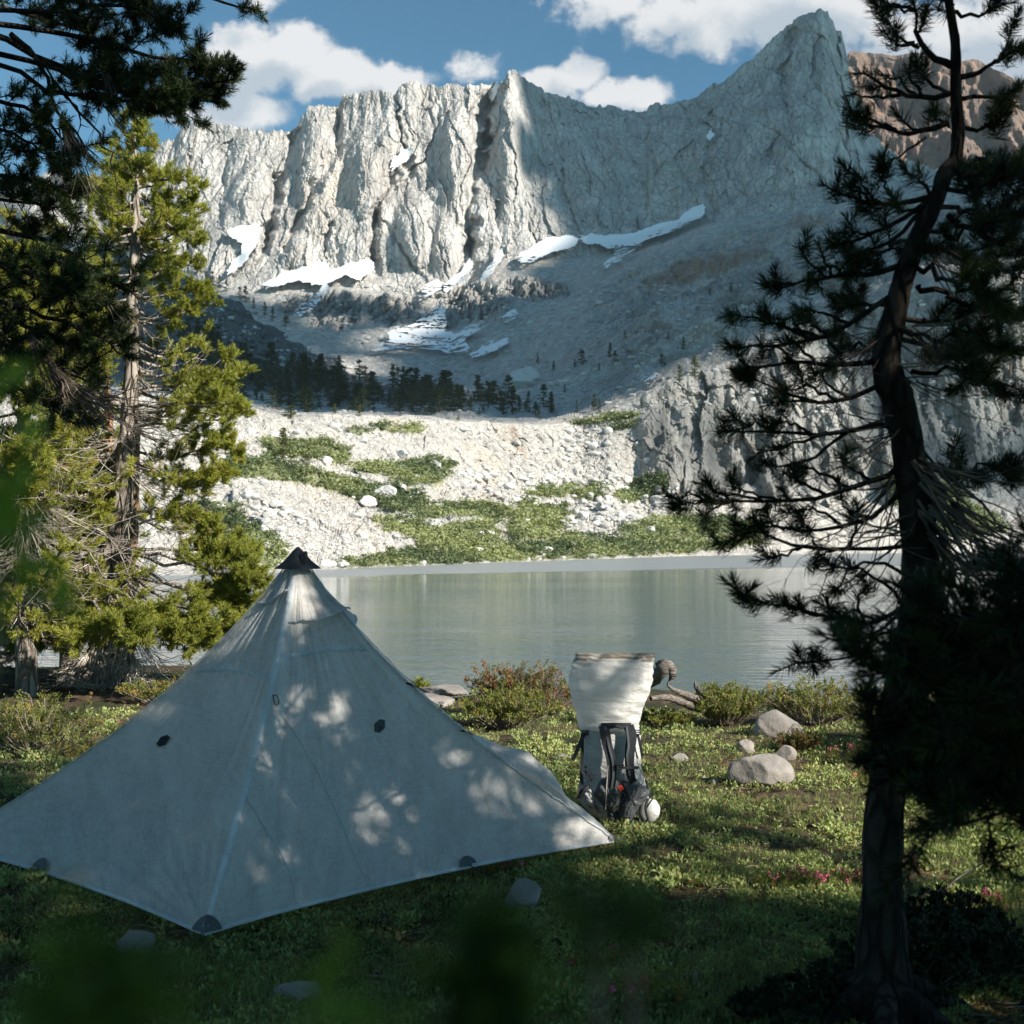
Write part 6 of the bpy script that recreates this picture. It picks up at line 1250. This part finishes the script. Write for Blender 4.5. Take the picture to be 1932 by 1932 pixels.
for (px, py) in ((768, 1290), (878, 1380)):
    c, u, v, n = on_panel('right', px, py); s_ = nrm(np.array([1., .1, -.3])); g = Geo(); ribbon(g, [c - s_ * .02, c + s_ * .02, c + s_ * .055 + [0, 0, -.008]], .012, .003, (0, -.6, .8)); g.build('webbing', M['black_nylon'], tent)
# the pole inside
g = Geo(); tubes(g, [np.array([[CEN[0], CEN[1], .02], [AP[0], AP[1], AP[2] - .06]])], [[.012, .012]], 8); g.build('pole', M['black_nylon'], tent)

# ---------------------------------------------------------------- the backpack
YP_ = 6.42
def bp(cx, cy, d=0.0): return at(1028.6 + cx * .20247, 1202.5 + cy * .20247, YP_ + d)
PB = gp(1165, 1556); pack = thing('backpack', (PB[0], YP_, PB[2]), 'white and grey hiking backpack standing on the grass with its roll top collar open', 'backpack')
def f_pack(c1, c2, tr=.0):
    def fn(t, b):
        p = t.obj(); n = t.noise(p, 16, 5, .65); n2 = t.noise(t.mapping(p, (1, 1, 3.0)), 7, 4, .6, .6)
        t.l.new(t.mix(t.mapr(n, .35, .7), c1, c2), b.inputs['Base Color']); b.inputs['Roughness'].default_value = .45
        nb = t.bump(t.m('ADD', n2, t.m('MULTIPLY', n, .4)), .8, .025); t.l.new(nb, b.inputs['Normal'])
        if tr:
            q = t.add('ShaderNodeBsdfTranslucent'); q.inputs[0].default_value = (*c2, 1); mx = t.add('ShaderNodeMixShader'); mx.inputs[0].default_value = tr
            t.l.new(b.outputs[0], mx.inputs[1]); t.l.new(q.outputs[0], mx.inputs[2]); t.l.new(mx.outputs[0], t.n['Material Output'].inputs[0])
    return fn
M['pack_white'] = mat('pack_collar_fabric', f_pack((.74, .72, .68), (.88, .87, .85), .45)); M['pack_grey'] = mat('pack_body_fabric', f_pack((.46, .46, .45), (.62, .61, .59), .12)); M['pack_dark'] = mat('pack_pad_fabric', f_pack((.055, .06, .065), (.11, .115, .12)))
M['dirty'] = mat('pack_stained_seam', f_pack((.30, .25, .20), (.52, .47, .41), .3)); M['red'] = mat('red_plastic', lambda t, b: setattr(b.inputs['Base Color'], 'default_value', (.65, .05, .02, 1)), .4)
def loft(rows, mat_, name, parent, k=40, pw=2.6, wrinkle=.004, seed=1, caps=True, nsub=5):
    """rows (cy, left cx, right cx, depth front m, depth back m)"""
    rows = np.array(rows, float); n = (len(rows) - 1) * nsub + 1; ti = np.linspace(0, len(rows) - 1, n)
    r = smooth_path(np.concatenate([rows[:, :3]], 1), n); fr = np.interp(ti, np.arange(len(rows)), rows[:, 3]); bk = np.interp(ti, np.arange(len(rows)), rows[:, 4])
    a = np.arange(k) / k * 2 * np.pi; V = []
    for q in range(n):
        cy, lx, rx = r[q]; P0, P1 = bp(lx, cy), bp(rx, cy); c = (P0 + P1) / 2; hw = (P1[0] - P0[0]) / 2
        ca, sa = np.cos(a), np.sin(a); x = np.sign(ca) * np.abs(ca) ** (2 / pw) * hw; y = np.sign(sa) * np.abs(sa) ** (2 / pw); y = np.where(y < 0, y * fr[q], y * bk[q])
        wv = wrinkle * (gn(a * 2.2, np.full(k, q * .35), seed) + .6 * gn(a * 5, np.full(k, q * .9), seed + 1)); V.append(np.stack([c[0] + x * (1 + wv * 3), c[1] + y + wv * np.sign(y) * 1.2, np.full(k, c[2]) + wv * .6], -1))
    V = np.array(V); g = Geo(); i = np.arange(n - 1)[:, None] * k + np.arange(k)[None]; j = np.arange(n - 1)[:, None] * k + (np.arange(k)[None] + 1) % k
    g.add(V.reshape(-1, 3), np.stack([i, j, j + k, i + k], -1).reshape(-1, 4))
    if caps:
        for row in (V[0], V[-1]): g.add(np.concatenate([row, row.mean(0)[None]]), [(q, (q + 1) % k, k) for q in range(k)])
    return g.build(name, mat_, parent)
body = loft([(830, 330, 872, .10, .10), (900, 330, 885, .12, .11), (1000, 342, 888, .13, .12), (1200, 342, 893, .13, .13), (1320, 322, 925, .13, .13), (1430, 306, 955, .13, .13), (1520, 320, 960, .13, .13), (1620, 400, 950, .12, .13), (1700, 500, 930, .10, .12), (1765, 560, 880, .07, .09)], M['pack_grey'], 'body', pack, seed=3)
loft([(158, 292, 1018, .012, .012), (190, 282, 1008, .018, .016), (250, 252, 1004, .05, .04), (330, 232, 1000, .08, .07), (450, 222, 988, .11, .10), (600, 250, 932, .12, .11), (700, 282, 893, .125, .115), (800, 306, 876, .13, .12), (842, 312, 872, .128, .12)], M['pack_white'], 'roll_top_collar', pack, pw=2.3, wrinkle=.014, seed=7, caps=False)
loft([(148, 284, 1020, .016, .012), (185, 280, 1016, .020, .016), (222, 262, 1010, .030, .02)], M['dirty'], 'collar_rim', pack, pw=2.4, wrinkle=.008, seed=9, caps=False)
def strap(pts, w_, th, name='strap', m='black_nylon', par=None, N=(0, -1, .1), n=24, label=None):
    P = smooth_path([bp(*p) for p in pts], n); g = Geo(); ribbon(g, P, w_, th, N); o = g.build(name, M[m], par or pack, smooth=False)
    if label: o['label'] = label
    return o
s1 = strap([(545, 825, -.13), (560, 900, -.155), (578, 1000, -.165), (610, 1120, -.175), (622, 1250, -.18), (615, 1380, -.17), (590, 1500, -.16), (570, 1600, -.15)], np.interp(np.linspace(0, 1, 24), [0, .15, .5, .75, 1], [.056, .058, .052, .046, .034]), .016, 'shoulder_strap')
s2 = strap([(775, 825, -.13), (805, 920, -.155), (790, 1050, -.165), (785, 1180, -.172), (800, 1300, -.165), (825, 1345, -.15)], np.interp(np.linspace(0, 1, 24), [0, .2, .6, 1], [.060, .058, .052, .040]), .016, 'shoulder_strap')
for par, off_ in ((s1, [(560, 830, -.145), (592, 1000, -.178), (628, 1150, -.19), (636, 1280, -.192), (610, 1480, -.172)]), (s2, [(760, 830, -.145), (778, 1000, -.178), (765, 1120, -.184), (790, 1290, -.178)])):
    strap(off_, .012, .004, 'webbing', 'grey_patch', par)
strap([(640, 1165, -.19), (690, 1195, -.20), (740, 1215, -.20), (800, 1212, -.19), (868, 1215, -.17)], .017, .004, 'sternum_strap'); strap([(600, 838, -.14), (655, 830, -.165), (720, 838, -.14)], .016, .010, 'grab_loop', N=(0, -1, .6)); strap([(520, 824, -.132), (640, 820, -.15), (800, 822, -.132)], .030, .008, 'yoke')
for (cx, cy) in ((700, 1205), (855, 885), (375, 890)):
    g = Geo(); c = bp(cx, cy, -.205 if cx == 700 else -.12)
    for dz in (-.012, 0, .012): tubes(g, [np.array([c + [-.018, 0, dz], c + [.018, 0, dz]])], [[.0035, .0035]], 6)
    for dx in (-.018, .018): tubes(g, [np.array([c + [dx, 0, -.014], c + [dx, 0, .014]])], [[.0035, .0035]], 6)
    g.build('buckle', M['black_nylon'], pack)
strap([(395, 880, -.10), (350, 930, -.12), (300, 1050, -.14), (255, 1145, -.15)], .022, .004, 'side_strap', N=(0, -1, 0), label='loose side strap hanging out on the left'); strap([(345, 900, -.09), (345, 1100, -.11), (340, 1250, -.11), (340, 1400, -.12), (320, 1500, -.12)], .020, .004, 'side_strap')
strap([(370, 1215, -.13), (395, 1208, -.14), (440, 1310, -.145), (405, 1325, -.14), (372, 1240, -.13)], .012, .004, 'side_loop'); strap([(420, 1380, -.13), (370, 1430, -.14), (330, 1495, -.13)], .020, .006, 'side_strap'); strap([(860, 900, -.11), (885, 1000, -.12), (905, 1110, -.10)], .016, .004, 'side_strap')
strap([(450, 1530, -.15), (480, 1590, -.16), (515, 1650, -.16)], .014, .004, 'side_strap')
def cordp(pts, r=.0022, name='cord', m='cord'):
    P = smooth_path([bp(*p) for p in pts], 26); g = Geo(); tubes(g, P[None], np.full((1, 26), r), 5); return g.build(name, M[m], pack)
cordp([(880, 1180, -.13), (930, 1240, -.12), (990, 1310, -.10), (995, 1400, -.10), (985, 1490, -.10)]); cordp([(835, 930, -.13), (845, 1080, -.15), (870, 1200, -.15), (915, 1300, -.14), (900, 1370, -.15), (850, 1340, -.16)], .0018); cordp([(690, 1230, -.2), (705, 1300, -.2), (700, 1380, -.2)], .003); cordp([(585, 1190, -.19), (572, 1400, -.19), (562, 1600, -.17)], .0022, m='deadwood')
cordp([(720, 1440, -.2), (740, 1480, -.2), (690, 1550, -.19), (670, 1620, -.18)], .004); cordp([(380, 1460, -.13), (385, 1540, -.14), (430, 1590, -.14)], .003); cordp([(935, 1330, -.12), (960, 1420, -.13), (975, 1500, -.12)], .006)
# hip belt pads
def pad(pts, c, th, name, m='pack_dark', d=-.17, bulge=.05):
    """padded shape: outline in the crop's pixels round centre c"""
    o_ = smooth_path([(a, b, 0) for a, b in pts + [pts[0]]], 60)[:-1, :2]; g = Geo(); V = []; R_ = 8; n = len(o_)
    for q in range(R_ + 1):
        f = q / R_; z = bulge * math.sqrt(max(0, 1 - f ** 2.4)) + .004 * 1
        for a, b in o_: wv = .006 * gn(np.array([a / 50]), np.array([b / 50 + f]), 5)[0]; V.append(bp(c[0] + (a - c[0]) * f, c[1] + (b - c[1]) * f, d - z + wv))
    F_ = [(q * n + i, q * n + (i + 1) % n, (q + 1) * n + (i + 1) % n, (q + 1) * n + i) for q in range(R_) for i in range(n)]
    F_ = np.array(F_); g.add(V, F_); back = np.array(V[-n:]) + np.array([0, th, 0]); g.add(np.concatenate([np.array(V[-n:]), back]), [(i, (i + 1) % n, n + (i + 1) % n, n + i) for i in range(n)])
    return g.build(name, M[m], pack)
pad([(455, 1470), (500, 1360), (560, 1305), (640, 1310), (700, 1345), (760, 1420), (720, 1520), (680, 1620), (600, 1640), (530, 1560)], (600, 1460), .10, 'hip_belt_pad', bulge=.045, d=-.13)
pad([(700, 1330), (860, 1370), (968, 1425), (955, 1490), (890, 1580), (820, 1690), (760, 1740), (690, 1720), (680, 1600), (740, 1470)], (820, 1520), .10, 'hip_belt_pad', bulge=.06, d=-.125)
pad([(560, 1600), (640, 1560), (700, 1640), (760, 1700), (740, 1770), (640, 1780), (590, 1740)], (655, 1690), .10, 'lumbar_pad', bulge=.05, d=-.09)
pad([(345, 1440), (430, 1400), (470, 1500), (540, 1600), (545, 1660), (470, 1600), (390, 1570)], (440, 1520), .08, 'side_pocket', 'pack_grey', bulge=.04, d=-.10)
cordp([(860, 1385, -.19), (830, 1470, -.205), (760, 1560, -.205), (740, 1640, -.2), (740, 1700, -.18)], .004)
# the white pouch in a black net at the lower right, the red whistle
g = Geo(); V, F_ = ICO[3]; c = bp(985, 1610, -.10); Vp = V * np.array([.052, .055, .066]) * (1 + .06 * fbm(V[:, 0] * 2, V[:, 2] * 2, 3, 4))[:, None]; g.add(Vp + c, F_); o = g.build('pouch', M['pack_white'], pack); o['label'] = 'round white pouch strapped at the lower right'
cordp([(960, 1500, -.15), (935, 1590, -.165), (960, 1700, -.15)], .008); cordp([(1000, 1505, -.15), (975, 1540, -.165), (940, 1600, -.165)], .005); cordp([(900, 1540, -.15), (890, 1640, -.16), (920, 1700, -.15)], .009); cordp([(840, 1680, -.14), (900, 1705, -.15), (975, 1710, -.14)], .006)
g = Geo(); c = bp(700, 1408, -.20)
for (a, b, x2, z2) in ((-.014, .012, .006, -.014), (.012, .014, -.004, -.016), (-.002, .018, .016, -.006)): tubes(g, [np.array([c + [a, 0, b], c + [x2, -.003, z2]])], [[.0065, .005]], 6)
g.build('whistle', M['red'], pack)

# ---------------------------------------------------------------- leaves right in front of the lens, far out of focus
M['sapling_lit'] = leaf_mat('sapling_leaves_lit', (.05, .10, .02), (.32, .50, .08), .5)  # leaf colour brightened to stand in for sunlight on the left sapling
def sprig(tips, seed, label, tone, Y, n=40, l=.03, foot=(0, 0)):
    r = np.random.default_rng(seed); gl = Geo(); gs = Geo(); root = np.array([foot[0], foot[1], float(gz(foot[0], foot[1]))])
    t = thing('sapling', root, label, 'sapling', 'out of focus saplings before the lens')
    for (px, py, s) in tips:
        e = at(px, py, Y); P = smooth_path([root, root * .5 + e * .5 + [0, 0, .1], e], 14); tubes(gs, P[None], np.linspace(.006, .0015, 14)[None], 5)
        C = e + r.normal(0, .0055, (n, 3)) * s * np.array([1, 1, 1.4]) ; d = randdir(r, n); rhombs(gl, C, d, nrm(np.cross(d, randdir(r, n))), l * s * r.uniform(.6, 1, n), l * .35 * s, np.clip(r.normal(tone, .1, n), 0, .8))
    gs.build('stem', M['twig'], t); gl.build('foliage', M['sapling_lit'], t, smooth=False)
sprig([(190, 1900, 1.3), (230, 1950, 1.3), (150, 1945, 1.2)], 901, 'blurred green sapling tip low at the bottom left', .22, .27, 90, .012, (-.3, .40))
sprig([(925, 1770, .9), (915, 1830, 1.1), (925, 1890, 1.2), (900, 1940, 1.2)], 902, 'blurred dark green sapling tip at the bottom middle', .02, .30, 90, .012, (.0, .45))
sprig([(1120, 1735, .9), (1190, 1715, .8)], 903, 'blurred dark green sapling tip right of the bottom middle', .0, .32, 60, .012, (.12, .5))
sprig([(660, 1990, 1.3)], 904, 'blurred yellow green sapling tip on the bottom edge', .45, .27, 80, .012, (-.08, .4))
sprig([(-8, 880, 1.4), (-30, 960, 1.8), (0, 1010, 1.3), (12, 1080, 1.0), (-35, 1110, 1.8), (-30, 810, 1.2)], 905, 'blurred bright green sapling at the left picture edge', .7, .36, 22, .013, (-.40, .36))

# ---------------------------------------------------------------- the air of the valley
g = Geo(); x0, x1, y0, y1, z0, z1 = -1000, 1000, -60, 1900, -12, 680
g.add([(x0,y0,z0),(x1,y0,z0),(x1,y1,z0),(x0,y1,z0),(x0,y0,z1),(x1,y0,z1),(x1,y1,z1),(x0,y1,z1)], [(0,3,2,1),(4,5,6,7),(0,1,5,4),(1,2,6,5),(2,3,7,6),(3,0,4,7)])
hm = bpy.data.materials.new('haze'); hm.use_nodes = True; ht = NT(hm.node_tree); ht.n.remove(ht.n['Principled BSDF'])
pv = ht.add('ShaderNodeVolumePrincipled'); pv.inputs['Color'].default_value = (.80, .88, .95, 1); pv.inputs['Density'].default_value = .00007
ht.l.new(pv.outputs[0], ht.n['Material Output'].inputs['Volume'])
tag(g.build('haze', hm, smooth=False, tint=False), 'thin pale mountain haze filling the valley', 'haze', kind='stuff')
